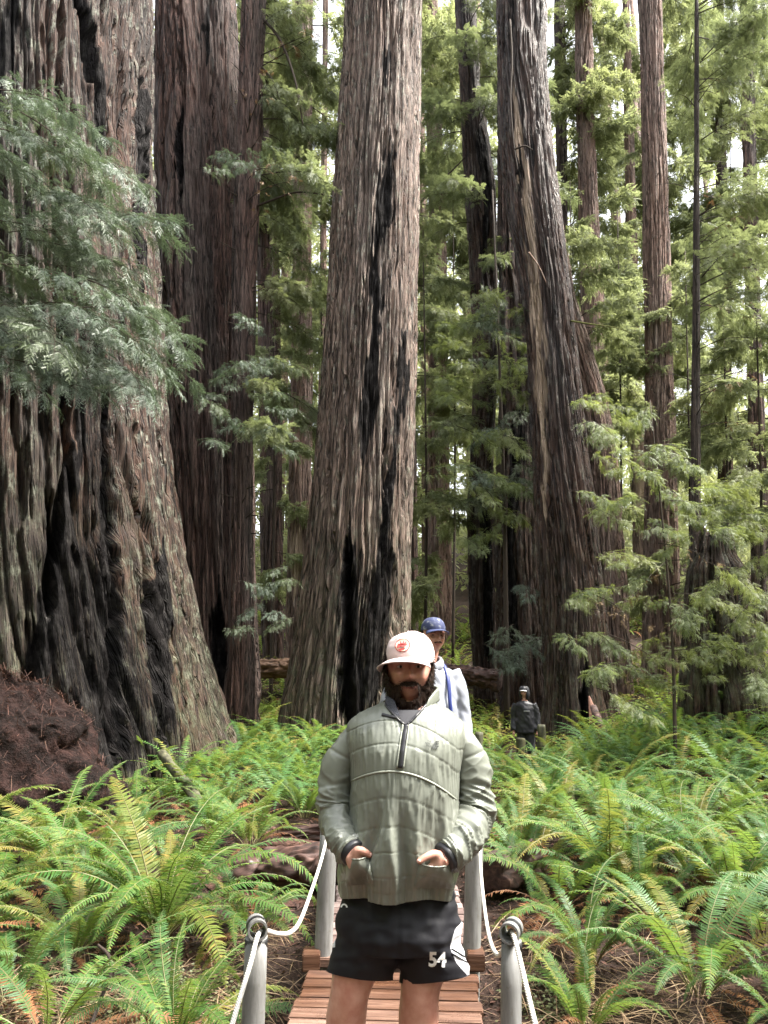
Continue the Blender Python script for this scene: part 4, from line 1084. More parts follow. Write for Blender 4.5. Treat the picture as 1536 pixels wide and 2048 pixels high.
log('rotten_log', at(560, 1672, 9.4), at(690, 1660, 9.2), 0.10, M['rotlog'], 'thin reddish log on the bare soil behind the crumbling one', seed=3)
log('fallen_log', at(395, 1340, 23), at(592, 1336, 22.6), 0.27, M['oranglog'], 'orange brown fallen log lying across the gap behind the central redwood', seed=4, rough=0.08)
log('fallen_log', at(850, 1335, 22), at(1000, 1360, 21), 0.28, M['rotlog'], 'dark fallen log on the slope behind the man in white and blue', seed=5)
log('fallen_branch', at(1186, 1415, 18.6), at(1222, 1500, 17.2), 0.09, M['rotlog'], 'dark broken limb leaning beside the hollow of the wet brown redwood', k=14, n=20, seed=6, cat='branch')
log('dead_branch', at(322, 1505, 10.8), at(405, 1612, 9.9), 0.06, M['mosspost'], 'yellow mossy dead limb slanting through the ferns at left', k=16, n=24, seed=7, cat='branch')
log('trail_post', at(1083, 1500, 16.2), at(1083, 1449, 16.2), 0.09, M['mosspost'], 'mossy wooden trail post beside the person in black', k=14, n=12, rough=0.05, seed=8, cat='post')
log('trail_post', at(957, 1530, 11), at(958, 1464, 11), 0.06, M['mosspost'], 'dark trail post just behind the shoulder of the man in pale green', k=14, n=12, rough=0.05, seed=9, cat='post')
log('tree_stump', at(1041, 1510, 15.2), at(1041, 1476, 15.2), 0.09, M['mosspost'], 'low pale cut stump in front of the person in black', k=18, n=12, rough=0.08, seed=10, cat='stump')
# splintered slab of pink wood in the hollow
G = Geo(); p0 = at(1190, 1445, 18.75); p1 = at(1178, 1392, 18.8)
tube(G, np.linspace(p0, p1, 8) - p0, np.linspace(0.15, 0.02, 8), 7, R2=np.linspace(0.06, 0.015, 8))
m, _, _ = mat('pink_split_wood', (0.42, 0.22, 0.17), 0.7); M['pinkwood'] = m
tag(link('wood_slab', G.mesh('wood_slab', m, False), None, tuple(p0)), 'pinkish splintered wood slab at the foot of the leaning redwood', 'wood')
# dead side twigs on the leaning trunk and a mossy twig
def twig(root, pts, r, material, name='dead_twig'):
    P = spline([at(*p) for p in pts], 24) - np.array(root.location)
    link(name, tube(Geo(), P, np.linspace(r, r * 0.35, 24), 6).mesh(name, material), root)
twig(TREES['G']['root'], [(1020, 40, 19.0), (1024, 120, 19.0), (1021, 200, 19.0), (1028, 290, 19.0), (1036, 340, 18.9)], 0.035, M['limb'])
twig(TREES['G']['root'], [(1058, 505, 18.9), (1076, 530, 18.7), (1088, 555, 18.7), (1092, 566, 18.7)], 0.025, M['oranglog'])
twig(TREES['G']['root'], [(1030, 298, 18.9), (1050, 292, 18.7), (1066, 300, 18.7)], 0.03, M['limb'])
twig(TREES['G']['root'], [(1142, 642, 19.6), (1180, 648, 19.0), (1230, 655, 18.6), (1268, 668, 18.4)], 0.03, M['limb_moss'])
twig(TREES['C']['root'], [(500, 418, 17.0), (540, 402, 16.7), (590, 385, 16.4), (640, 388, 16.2), (665, 395, 16.2)], 0.035, M['limb'])
twig(TREES['C']['root'], [(520, 30, 17.0), (560, 80, 16.6), (590, 160, 16.4), (606, 250, 16.4)], 0.05, M['limb'])
twig(TREES['C']['root'], [(520, 130, 17.0), (545, 160, 16.6), (560, 200, 16.4)], 0.03, M['limb'])
twig(TREES['P']['root'], [(826, 420, 24), (860, 385, 24), (900, 345, 24.5), (940, 305, 25)], 0.05, M['limb'])
for k in range(34):
    key = 'C'; p, r = on_trunk('C', rb.uniform(0, 1200)); a = rb.uniform(-2.6, 0.3); L = rb.uniform(0.15, 0.5)
    q = np.array([math.cos(a), math.sin(a), rb.uniform(-0.2, 0.3)])
    P = np.array([p + q * (r * 0.8), p + q * (r + L * 0.5), p + q * (r + L)]) - np.array(TREES['C']['root'].location)
    link('dead_twig', tube(Geo(), P, [0.018, 0.012, 0.006], 5).mesh('dead_twig', M['limb']), TREES['C']['root'])
for key, y0, y1, n in (('K', 50, 880, 26), ('J', 250, 900, 14)):
    for k in range(n):
        p, r = on_trunk(key, rb.uniform(y0, y1)); a = rb.uniform(-3.0, 0.3); L = rb.uniform(0.4, 1.8) if key == 'K' else rb.uniform(0.2, 0.6)
        q = np.array([math.cos(a), math.sin(a), rb.uniform(-0.1, 0.3)])
        P = spline(np.array([p + q * (r * 0.8), p + q * (r + L * 0.5) + [0, 0, 0.05], p + q * (r + L) - [0, 0, 0.15 * L]]), 8) - np.array(TREES[key]['root'].location)
        link('dead_twig', tube(Geo(), P, np.linspace(0.018, 0.005, 8), 5).mesh('dead_twig', M['limb']), TREES[key]['root'])

# mound of roots and red needle litter below the huge trunk
m, t, b = mat('humus', rough=0.9, spec=0.15)
tc = nd(t, 'ShaderNodeTexCoord').outputs['Object']
n1 = noise_n(t, tc, (1, 1, 1), 3.0, 6, 0.7); n2 = noise_n(t, tc, (1, 1, 1), 24, 5, 0.7)
c = ramp(t, n1, [(0.3, (0.005, 0.004, 0.0035)), (0.5, (0.016, 0.010, 0.009)), (0.68, (0.038, 0.019, 0.016))])
c = mixc(t, ramp(t, n2, [(0.56, (0, 0, 0)), (0.68, (1, 1, 1))]), c, (0.050, 0.026, 0.021))
t.links.new(c, b.inputs['Base Color']); bump_n(t, b, n2, 1.0, 0.06)
M['humus'] = m
mc = np.array([-5.05, 10.0, float(gz(-5.05, 10.0)) - 0.3])
zt = at(60, 1352, 10.0)[2] - mc[2]
nu, nvv = 150, 70
A, E = np.meshgrid(np.arange(nu) / nu, np.linspace(0, 1, nvv))
th = A * 2 * math.pi; el = E * math.pi / 2
rx, ry = 1.75, 1.2
lump = 1 + 0.16 * vnoise(A * 7, E * 3, 51, 7) + 0.12 * vnoise(A * 19, E * 8, 52, 19) + 0.06 * vnoise(A * 50, E * 22, 53, 50)
prof_ = np.cos(el) ** 0.75
Vm = np.stack([rx * prof_ * np.cos(th) * lump, ry * prof_ * np.sin(th) * lump, zt * np.sin(el) ** 0.9 * (0.9 + 0.1 * lump) * (1 - 0.28 * np.clip(np.cos(th) * prof_, 0, 1)) + 0.10 * (vnoise(A * 30, E * 9, 54, 30))], -1).reshape(-1, 3)
i = np.arange(nvv - 1)[:, None] * nu; j = np.arange(nu)[None]; j2 = (j + 1) % nu
me = mesh_np('root_mound', Vm, np.stack(np.broadcast_arrays(i + j, i + j2, i + nu + j2, i + nu + j), -1).reshape(-1, 4), mats=[M['humus']])
rm = tag(link('root_mound', me, None, tuple(mc)), 'dark red brown mound of humus and roots at the left edge', 'mound')
nl = 4200
ii = rb.randint(0, len(Vm), nl)
p = Vm[ii] + rb.normal(0, 0.03, (nl, 3)); p[:, 2] += 0.03
d = rb.normal(0, 1, (nl, 3)); d[:, 2] *= 0.35; d[:, 2] -= 0.1; d /= np.linalg.norm(d, axis=1)[:, None]
u = np.cross(d, [0, 0.2, 1.0]); u /= np.linalg.norm(u, axis=1)[:, None]
l = rb.uniform(0.04, 0.16, nl)[:, None]
V = np.stack([p - d * l - u * 0.0026, p - d * l + u * 0.0026, p + d * l + u * 0.0026, p + d * l - u * 0.0026], 1).reshape(-1, 3)
M['litter'] = leaf_mat('red_litter', (0.030, 0.013, 0.010), (0.105, 0.048, 0.034), 0.05, 0.8, (0.2, 0.12, 0.075), tcol=(0.2, 0.1, 0.05))
link('needle_litter', mesh_np('needle_litter', V, np.arange(4 * nl).reshape(-1, 4), smooth=False, mats=[M['litter']]), rm)['kind'] = 'stuff'

# litter, straw and small clover-like plants on the soil near the viewer
def quads_on_ground(name, n, box_, lng, wid, material, label, up=0.02, flat=0.25, px_pts=None):
    if px_pts is None:
        y = np.sqrt(rb.uniform(box_[2] ** 2, box_[3] ** 2, n)); x = rb.uniform(box_[0], box_[1], n) * y
    else:
        k = rb.randint(0, len(px_pts), n); q = np.array(px_pts)[k]
        x = q[:, 0] + rb.normal(0, 1, n) * q[:, 2]; y = q[:, 1] + rb.normal(0, 1, n) * q[:, 2]
    z = gz(x, y) + rb.uniform(0.004, up, n)
    p = np.stack([x, y, z], -1)
    d = rb.normal(0, 1, (n, 3)); d[:, 2] *= flat; d /= np.linalg.norm(d, axis=1)[:, None]
    u = np.cross(d, np.array([0, 0, 1.0]) + rb.normal(0, 0.4, (n, 3))); u /= np.linalg.norm(u, axis=1)[:, None]
    l = rb.uniform(*lng, n)[:, None]; wv = rb.uniform(*wid, n)[:, None]
    c2 = p + np.array([0, 0, 1]) * l * 0.1
    V = np.stack([p - d * l, c2 + u * wv, p + d * l, c2 - u * wv], 1).reshape(-1, 3)
    tag(link(name, mesh_np(name, V, np.arange(4 * n).reshape(-1, 4), smooth=False, mats=[material])), label, kind='stuff')
quads_on_ground('leaf_litter', 26000, (-0.62, 0.62, 2.6, 12), (0.012, 0.05), (0.004, 0.014), M['litter'], 'reddish brown needle and leaf litter on the dark soil', 0.03, 0.3)
M['straw'] = leaf_mat('dry_straw', (0.16, 0.10, 0.06), (0.38, 0.27, 0.17), 0.1, 0.6, (0.3, 0.2, 0.1), tcol=(0.3, 0.2, 0.1))
quads_on_ground('dry_stalks', 1500, None, (0.08, 0.36), (0.0015, 0.0035), M['straw'], 'pale dry fern stalks lying on the soil beside the footbridge', 0.10, 0.22,
                px_pts=[(-1.5, 5.2, 0.35), (-2.0, 5.1, 0.35), (-1.1, 5.4, 0.3), (1.3, 5.3, 0.35), (1.7, 5.5, 0.4), (-1.0, 6.2, 0.3), (1.1, 6.2, 0.3), (-2.4, 5.4, 0.5), (2.2, 5.6, 0.5)])
quads_on_ground('wood_sorrel', 2600, None, (0.010, 0.020), (0.009, 0.016), M['leaf_mid'], 'small round leaved ground plants on the soil at lower left', 0.06, 0.2,
                px_pts=[(-2.0, 5.4, 0.25), (-1.7, 5.5, 0.2), (-2.3, 5.6, 0.25), (-1.4, 5.7, 0.2), (1.15, 5.6, 0.15), (-0.9, 5.6, 0.1)])
P = spline([at(196, 1890, 5.3), at(218, 1912, 5.2), at(222, 1945, 5.15), at(205, 1990, 5.1), at(178, 2060, 4.95)], 30)
tag(link('fallen_stick', tube(Geo(), P, np.linspace(0.010, 0.014, 30), 7).mesh('stick', M['barkD'])), 'dark curved stick rising from the soil at lower left', 'stick')
# bare reddish trail behind the boardwalk
V, q = [], []
ctr = [(-0.8, 7.2, 0.9), (-0.6, 8.3, 1.1), (0.1, 9.4, 1.0), (0.9, 10.4, 0.55), (1.9, 13.0, 0.5), (2.9, 16.0, 0.5), (3.6, 18.5, 0.5)]
C = spline(ctr, 60)
for k, (x, y, wv) in enumerate(C):
    for a in np.linspace(-1, 1, 9):
        xx = x + a * wv * (1 + 0.2 * float(vnoise(y * 2, a * 3 + 7, 60)))
        V.append((xx, y, float(gz(xx, y)) + 0.012))
n = 9
i = (np.arange(59)[:, None] * n + np.arange(n - 1)[None]).ravel()
m, t, b = mat('trail_soil', rough=0.85, spec=0.2)
tc = nd(t, 'ShaderNodeTexCoord').outputs['Object']
n2 = noise_n(t, tc, (1, 1, 1), 18, 6, 0.7)
t.links.new(ramp(t, n2, [(0.35, (0.02, 0.011, 0.009)), (0.55, (0.07, 0.035, 0.026)), (0.7, (0.14, 0.078, 0.058))]), b.inputs['Base Color']); bump_n(t, b, n2, 0.8, 0.03)
tag(link('path', mesh_np('path', V, np.stack([i, i + 1, i + n + 1, i + n], -1), mats=[m])), kind='structure')
# ------------------------------------------------------------------ people
def cloth_mat(name, base, rough=0.5, sheen=0.0, var=0.15, bump=0.0, scale=30, spec=0.4):
    m, t, b = mat(name, base, rough, spec)
    tc = nd(t, 'ShaderNodeTexCoord').outputs['Object']
    n = noise_n(t, tc, (1, 1, 1), scale, 4, 0.6); n2 = noise_n(t, tc, (1, 1, 1), 3.5, 3, 0.5)
    d_ = tuple(x * (1 - var) for x in base); l_ = tuple(min(1, x * (1 + var)) for x in base)
    c = mixc(t, n2, d_, l_)
    t.links.new(c, b.inputs['Base Color'])
    if bump: bump_n(t, b, n, bump, 0.004)
    b.inputs['Sheen Weight'].default_value = sheen
    return m
m, t, b = mat('skin', (0.42, 0.22, 0.16), 0.42, 0.5)
tc = nd(t, 'ShaderNodeTexCoord').outputs['Object']
n = noise_n(t, tc, (1, 1, 1), 14, 4, 0.6)
t.links.new(ramp(t, n, [(0.35, (0.40, 0.17, 0.125)), (0.6, (0.53, 0.29, 0.225))]), b.inputs['Base Color'])
M['skin'] = m
M['jacket'] = cloth_mat('sage_nylon', (0.165, 0.176, 0.150), 0.34, 0.0, 0.08, 0.10, 55, 0.5)
M['piping'], _, _ = mat('pale_piping', (0.27, 0.285, 0.24), 0.5)
M['zip'], _, _ = mat('black_zip', (0.018, 0.018, 0.022), 0.4)
M['shirt'] = cloth_mat('grey_tee', (0.045, 0.045, 0.052), 0.85)
M['shorts'] = cloth_mat('black_shorts', (0.0075, 0.0075, 0.011), 0.7, 0.0, 0.2, 0.15, 60, 0.3)
M['white'], _, _ = mat('white_print', (0.78, 0.78, 0.78), 0.6)
M['logo'], _, _ = mat('dark_logo', (0.035, 0.04, 0.035), 0.6)
M['capm'] = cloth_mat('pale_pink_cap', (0.54, 0.43, 0.42), 0.8, 0.1, 0.05, 0.3, 90)
M['red'], _, _ = mat('patch_red', (0.55, 0.09, 0.085), 0.7)
M['cream'], _, _ = mat('patch_cream', (0.75, 0.66, 0.50), 0.7)
M['hair'], t_, b_ = mat('dark_brown_hair', (0.012, 0.0065, 0.005), 0.6, 0.15)
t_.links.new(mixc(t_, nd(t_, 'ShaderNodeNewGeometry').outputs['Random Per Island'], (0.006, 0.0035, 0.003), (0.024, 0.013, 0.009)), b_.inputs['Base Color'])
M['lip'], _, _ = mat('lips', (0.34, 0.115, 0.10), 0.45)
M['teeth'], _, _ = mat('teeth', (0.6, 0.56, 0.48), 0.4)
M['eye'], _, _ = mat('eye_white', (0.55, 0.50, 0.46), 0.25)
M['iris'], _, _ = mat('iris', (0.02, 0.014, 0.01), 0.15)
M['shoe'] = cloth_mat('dark_shoe', (0.03, 0.03, 0.032), 0.6)
m, t, b = mat('dark_plaid_lining', (0.03, 0.033, 0.042), 0.8, 0.2)
tc = nd(t, 'ShaderNodeTexCoord').outputs['Object']
bx_ = nd(t, 'ShaderNodeTexBrick'); bx_.inputs['Scale'].default_value = 55; bx_.inputs['Color1'].default_value = (0.02, 0.022, 0.03, 1); bx_.inputs['Color2'].default_value = (0.04, 0.042, 0.055, 1); bx_.inputs['Mortar'].default_value = (0.12, 0.12, 0.14, 1)
t.links.new(tc, bx_.inputs['Vector']); t.links.new(bx_.outputs[0], b.inputs['Base Color'])
M['plaid'] = m

def remesh(geo, voxel, name, material, smooth_it=4, fac=0.5):
    v, f, _ = geo.arrays()
    me = mesh_np('tmp', v, f)
    o = bpy.data.objects.new('tmp', me); COL.objects.link(o)
    r = o.modifiers.new('r', 'REMESH'); r.mode = 'VOXEL'; r.voxel_size = voxel
    s = o.modifiers.new('s', 'SMOOTH'); s.factor = fac; s.iterations = smooth_it
    dg = bpy.context.evaluated_depsgraph_get()
    out = bpy.data.meshes.new_from_object(o.evaluated_get(dg), depsgraph=dg)
    bpy.data.objects.remove(o); bpy.data.meshes.remove(me)
    out.name = name; out.materials.clear(); out.materials.append(material)
    out.polygons.foreach_set('use_smooth', np.ones(len(out.polygons), bool))
    return out
def get_co(me):
    v = np.zeros(len(me.vertices) * 3); me.vertices.foreach_get('co', v); return v.reshape(-1, 3)
def set_co(me, v): me.vertices.foreach_set('co', np.asarray(v, np.float32).ravel()); me.update()
def normals(me):
    n = np.zeros(len(me.vertices) * 3); me.vertices.foreach_get('normal', n); return n.reshape(-1, 3)
def ellipsoid(geo, c, r, nu=24, nv=14, fn=None):
    A, E = np.meshgrid(np.arange(nu) * 2 * math.pi / nu, np.linspace(-math.pi / 2, math.pi / 2, nv))
    V = np.stack([np.cos(E) * np.cos(A) * r[0], np.cos(E) * np.sin(A) * r[1], np.sin(E) * r[2]], -1).reshape(-1, 3)
    if fn is not None: V = fn(V)
    i = np.arange(nv - 1)[:, None] * nu; j = np.arange(nu)[None]; j2 = (j + 1) % nu
    geo.add(V + np.asarray(c), np.stack(np.broadcast_arrays(i + j, i + j2, i + nu + j2, i + nu + j), -1).reshape(-1, 4))
    return geo
def pix(v):
    """picture position of points"""
    v = np.asarray(v, float)
    dep = v[:, 1] * CP + (v[:, 2] - CAMZ) * SP
    return 768 + FPX * v[:, 0] / dep, 1024 - FPX * (-v[:, 1] * SP + (v[:, 2] - CAMZ) * CP) / dep
def bvh_of(me, off=(0, 0, 0)):
    v = get_co(me) + np.asarray(off)
    return BVHTree.FromPolygons([Vector(x) for x in v], [tuple(p.vertices) for p in me.polygons])
def hit(bvh, px, py, off=0.002, fallback=None):
    r = Vector(ray(px, py)).normalized()
    o = Vector((0, 0, CAMZ))
    h = bvh.ray_cast(o, r)
    if h[0] is None:
        return np.array(fallback) if fallback is not None else None
    return np.array(h[0] - r * off)
def decal(bvh, polys, name, material, parent, origin, off=0.003, step=6.0):
    """flat shapes given in picture positions, laid on a surface"""
    from mathutils.geometry import tessellate_polygon
    G = Geo()
    for poly in polys:
        pts = []
        for (a, b_) in zip(poly, poly[1:] + poly[:1]):
            n = max(1, int(math.hypot(a[0] - b_[0], a[1] - b_[1]) / step))
            for k in range(n): pts.append((a[0] + (b_[0] - a[0]) * k / n, a[1] + (b_[1] - a[1]) * k / n))
        P = [hit(bvh, x, y, off) for x, y in pts]
        if any(p is None for p in P): continue
        tri = tessellate_polygon([[Vector((x, -y, 0)) for x, y in pts]])
        G.add(np.array(P) - origin, None, np.array(tri))
    if not G.v: return None
    return link(name, G.mesh(name, material, False), parent)
def text_polys(body, px, py, h, slant=0.0, w=1.0, rot=0.0, bold=0.0):
    """lettering as triangles in picture positions"""
    cu = bpy.data.curves.new('t', 'FONT'); cu.body = body; cu.size = 1.0; cu.resolution_u = 3; cu.offset = bold; cu.space_line = 0.85; cu.align_x = 'CENTER'
    o = bpy.data.objects.new('t', cu); COL.objects.link(o)
    dg = bpy.context.evaluated_depsgraph_get()
    me = bpy.data.meshes.new_from_object(o.evaluated_get(dg), depsgraph=dg)
    v = get_co(me); fs = [tuple(p.vertices) for p in me.polygons]
    bpy.data.objects.remove(o); bpy.data.curves.remove(cu)
    v = v[:, :2]; v = v - (v.min(0) + v.max(0)) / 2
    v = v / (v[:, 1].max() - v[:, 1].min()) * h
    x = v[:, 0] * w + v[:, 1] * slant; y = -v[:, 1]
    c, s = math.cos(rot), math.sin(rot)
    return np.stack([px + x * c - y * s, py + x * s + y * c], -1), fs
def text_decal(bvh, tp, name, material, parent, origin, off=0.003):
    pts, fs = tp
    P = [hit(bvh, x, y, off) for x, y in pts]
    if any(p is None for p in P):
        return None
    me = bpy.data.meshes.new(name); me.from_pydata([tuple(p - origin) for p in P], [], fs); me.materials.append(material); me.update()
    return link(name, me, parent)

# ---- the man in the pale green jacket
MD = 2.65
def W(px, py, dy=0.0): return at(px, py, MD + dy)
O = np.array([W(795, 1900)[0], MD, 0.0])
man = empty('person', tuple(O), 'bearded man in pale sage green pullover, black shorts and pink cap, hands in pockets', 'person')
HC = W(817, 1336, -0.01)
def head_shape(V):
    x, y, z = V[:, 0].copy(), V[:, 1].copy(), V[:, 2].copy()
    fr = sm(-y, 0.0, 0.07)
    x *= 1 - 0.16 * sm(-z, 0.03, 0.115)
    y = np.where(y < -0.072, -0.072 + (y + 0.072) * 0.65, y)
    g = lambda cx, cz, sx, sz: np.exp(-((x - cx) / sx) ** 2 - ((z - cz) / sz) ** 2) * fr
    y -= 0.040 * g(0, -0.031, 0.013, 0.012) + 0.026 * g(0, -0.010, 0.009, 0.022)
    y -= 0.008 * (g(0.014, -0.036, 0.009, 0.009) + g(-0.014, -0.036, 0.009, 0.009))
    y += 0.017 * (g(0.031, 0.004, 0.015, 0.012) + g(-0.031, 0.004, 0.015, 0.012))
    y -= 0.007 * (g(0.03, 0.026, 0.02, 0.008) + g(-0.03, 0.026, 0.02, 0.008))
    y -= 0.015 * (g(0.040, -0.030, 0.018, 0.015) + g(-0.040, -0.030, 0.018, 0.017))
    y -= 0.008 * g(0, -0.064, 0.026, 0.012)
    y += 0.006 * g(0, -0.061, 0.022, 0.0035)
    y -= 0.012 * g(0, -0.098, 0.026, 0.014)
    return np.stack([x, y, z], -1)
HR = (0.0785, 0.098, 0.118)
B = Geo()
ellipsoid(B, HC, HR, 84, 64, head_shape)
for sx in (-1, 1): ellipsoid(B, HC + np.array([sx * 0.079, 0.012, -0.012]), (0.012, 0.022, 0.032), 14, 10)
tube(B, np.array([HC + [0, 0.02, -0.06], W(815, 1405, 0.02), W(812, 1440, 0.02)]), [0.068, 0.072, 0.085], 24)
tube(B, spline([W(812, 1415, 0.02), W(808, 1445, 0.0), W(806, 1520, -0.01), W(802, 1620, -0.03), W(800, 1720, -0.02), W(798, 1830, 0)], 24), spline([[0.08], [0.14], [0.15], [0.155], [0.14], [0.13]], 24)[:, 0], 28, R2=spline([[0.07], [0.09], [0.12], [0.14], [0.10], [0.10]], 24)[:, 0])
armL = [(770, 1462, 0.01), (742, 1462, 0.005), (717, 1474, 0.0), (696, 1502, 0.0), (677, 1535, 0.0), (670, 1585, -0.01), (670, 1625, -0.03), (677, 1660, -0.085), (692, 1688, -0.135), (705, 1703, -0.165)]
armR = [(858, 1462, 0.01), (886, 1462, 0.005), (910, 1474, 0.0), (930, 1502, 0.0), (944, 1535, 0.0), (949, 1585, -0.01), (948, 1630, -0.03), (937, 1664, -0.085), (914, 1694, -0.135), (892, 1713, -0.165)]
for arm in (armL, armR):
    tube(B, spline([W(*p) for p in arm], 24), np.linspace(0.05, 0.026, 24), 16)
# legs
legL = [(738, 1830, 0.0), (712, 1930, -0.005), (700, 1985, -0.01), (692, 2040, 0.015), (690, 2110, 0.02), (692, 2205, 0.01)]
legR = [(858, 1830, 0.0), (846, 1930, -0.005), (840, 1985, -0.01), (837, 2040, 0.015), (838, 2110, 0.02), (842, 2205, 0.01)]
rl = spline([[0.075], [0.074], [0.062], [0.064], [0.055], [0.036]], 30)[:, 0]
for leg in (legL, legR):
    P = spline([W(*p) for p in leg], 30); tube(B, P, rl, 24, R2=rl * 1.08)
    e = P[-1]; tube(B, np.array([e + [0, 0.05, -0.04], e + [0, -0.02, -0.055], e + [0, -0.12, -0.07], e + [0, -0.19, -0.075]]), [0.038, 0.045, 0.042, 0.022], 14)

# ---- jacket
JT = [(1792, 687, 911, .165, .155), (1770, 685, 913, .175, .165), (1740, 685, 914, .19, .17), (1690, 690, 915, .205, .17), (1640, 697, 915, .21, .17), (1590, 700, 916, .212, .165), (1540, 700, 920, .205, .165), (1500, 697, 926, .195, .165), (1468, 692, 931, .172, .16), (1444, 698, 925, .15, .15), (1428, 716, 910, .132, .14), (1414, 744, 888, .112, .125), (1402, 768, 868, .095, .11), (1394, 774, 862, .088, .10)]
rows = np.array([(W((a + b_) / 2, py)[0], W((a + b_) / 2, py)[2], (b_ - a) / 2 * mpp(800, py, MD), f, k) for py, a, b_, f, k in JT])
NJ, KJ = 230, 300
rr_ = spline(rows, NJ)
A = -math.pi / 2 + np.arange(KJ) * 2 * math.pi / KJ
ca, sa = np.cos(A), np.sin(A)
pw = 0.88
cx_, sx_ = np.sign(ca) * np.abs(ca) ** pw, np.sign(sa) * np.abs(sa) ** pw
def torso(shrink=0.0):
    X = rr_[:, 0:1] + (rr_[:, 2:3] - shrink) * cx_[None]
    Yd = np.where(sx_[None] < 0, rr_[:, 3:4] - shrink, rr_[:, 4:5] - shrink) * sx_[None]
    return np.stack([X, MD + Yd, np.repeat(rr_[:, 1:2], KJ, 1)], -1)
V = torso()
PXj, PYj = [a.reshape(NJ, KJ) for a in pix(V.reshape(-1, 3))]
front = sm(-sx_, -0.3, 0.25)[None]
nrm = np.stack([np.repeat(cx_[None] * 0.9, NJ, 0), np.repeat(sx_[None], NJ, 0), np.zeros((NJ, KJ))], -1)
nrm /= np.linalg.norm(nrm, axis=2)[..., None]
arcx = np.clip(PXj, 690, 925)
cc = 0.0032 * np.clip((arcx - 780), -95, 135) ** 2
ss = PYj - cc * sm(PYj, 1400, 1450) * (1 - sm(PYj, 1690, 1770))
seams = [1380, 1441, 1487, 1543, 1596, 1654, 1712, 1772, 1800]
disp = np.zeros((NJ, KJ)); crease = np.zeros((NJ, KJ)); tt = np.zeros((NJ, KJ))
for a, b_ in zip(seams[:-1], seams[1:]):
    t_ = (ss - a) / (b_ - a); inn = (t_ >= 0) & (t_ < 1)
    disp = np.where(inn, 0.0014 * np.sqrt(np.clip(np.sin(np.pi * np.clip(t_, 0, 1)), 0, 1)), disp); tt = np.where(inn, t_, tt)
for a in seams[1:-1]: crease += np.exp(-((ss - a) / 1.3) ** 2)
disp -= 0.0022 * np.clip(crease, 0, 1)
n1_ = vnoise(PXj * 0.11 + 3 + 0.4 * vnoise(PXj * 0.02, PYj * 0.03, 70), PYj * 0.011 + 9, 71); n2_ = vnoise(PXj * 0.24 + 30, PYj * 0.015 + 19, 72)
pk = (0.9 - np.sqrt(np.abs(n1_)) * 1.7) * 0.6 + (0.8 - np.sqrt(np.abs(n2_)) * 1.5) * 0.4
env = 0.35 + 0.65 * (1 - np.abs(2 * tt - 0.55).clip(0, 1))
calm = 1 - 0.75 * np.exp(-((PXj - 852) / 26) ** 2 - ((PYj - 1478) / 20) ** 2)
disp += 0.0085 * pk * env * calm
fold = vnoise(PXj * 0.047 + 11, PYj * 0.006 + 5, 73)
disp += 0.016 * fold * sm(PYj, 1560, 1720)
# centre pleat standing out at the hem, pocket bulges
f_ = sm(PYj, 1575, 1785); wpl = 5 + 30 * f_; cpl = 776 - 8 * f_
q = 1 - np.abs(PXj - cpl) / wpl
disp += 0.036 * f_ * sm(q, 0, 0.35) * front
disp -= 0.018 * f_ * (np.exp(-((PXj - (cpl - wpl - 9)) / 9) ** 2) + np.exp(-((PXj - (cpl + wpl + 10)) / 10) ** 2)) * front
disp += 0.030 * np.exp(-((PXj - 714) / 24) ** 2 - ((PYj - 1742) / 30) ** 2) * front
disp += 0.030 * np.exp(-((PXj - 876) / 26) ** 2 - ((PYj - 1748) / 30) ** 2) * front
# gathered hem
disp -= 0.003 * sm(PYj, 1766, 1792); disp += 0.003 * np.sin(PXj * 0.9 + 2 * vnoise(PXj * 0.1, PXj * 0, 74)) * sm(PYj, 1768, 1776)
V = V + nrm * disp[..., None]
V[..., 2] += np.clip(MD - V[..., 1], -0.1, 0.3) * 0.15 * sm(PYj, 1650, 1790)
V[..., 2] += -0.006 * sm(PYj, 1740, 1790) * np.sin(PXj * 0.05)
i = np.arange(NJ - 1)[:, None] * KJ; j = np.arange(KJ)[None]; j2 = (j + 1) % KJ
fq = np.stack(np.broadcast_arrays(i + j, i + j2, i + KJ + j2, i + KJ + j), -1).reshape(-1, 4)
# open the neck in a V down to the zip
def in_v(px, py):
    h = np.clip((1449 - py) / (1449 - 1400), 0, 1)
    return (py < 1449) & (px > 812 - 46 * h ** 0.8) & (px < 812 + 46 * h ** 0.9)
fc_px = PXj.ravel()[fq].mean(1); fc_py = PYj.ravel()[fq].mean(1); fr_ok = np.repeat((sx_ < -0.05)[None], NJ, 0).ravel()[fq].all(1)
fq = fq[~(in_v(fc_px, fc_py) & fr_ok)]
uvj = np.stack([PXj, PYj], -1).reshape(-1, 2) / 500
jm = mesh_np('jacket', V.reshape(-1, 3) - O, fq, uv=uvj, mats=[M['jacket']])
jacket = link('jacket', jm, man)
s_ = jacket.modifiers.new('thick', 'SOLIDIFY'); s_.thickness = 0.004; s_.offset = -1
jb = BVHTree.FromPolygons([Vector(x) for x in V.reshape(-1, 3)], [tuple(f) for f in fq.tolist()])
# tee underneath
Vs = torso(0.012)[NJ - 84:NJ - 40]
ns_ = 44
i = np.arange(ns_ - 1)[:, None] * KJ
fs_ = np.stack(np.broadcast_arrays(i + j, i + j2, i + KJ + j2, i + KJ + j), -1).reshape(-1, 4)
link('t_shirt', mesh_np('t_shirt', Vs.reshape(-1, 3) - O, fs_, mats=[M['shirt']]), man)
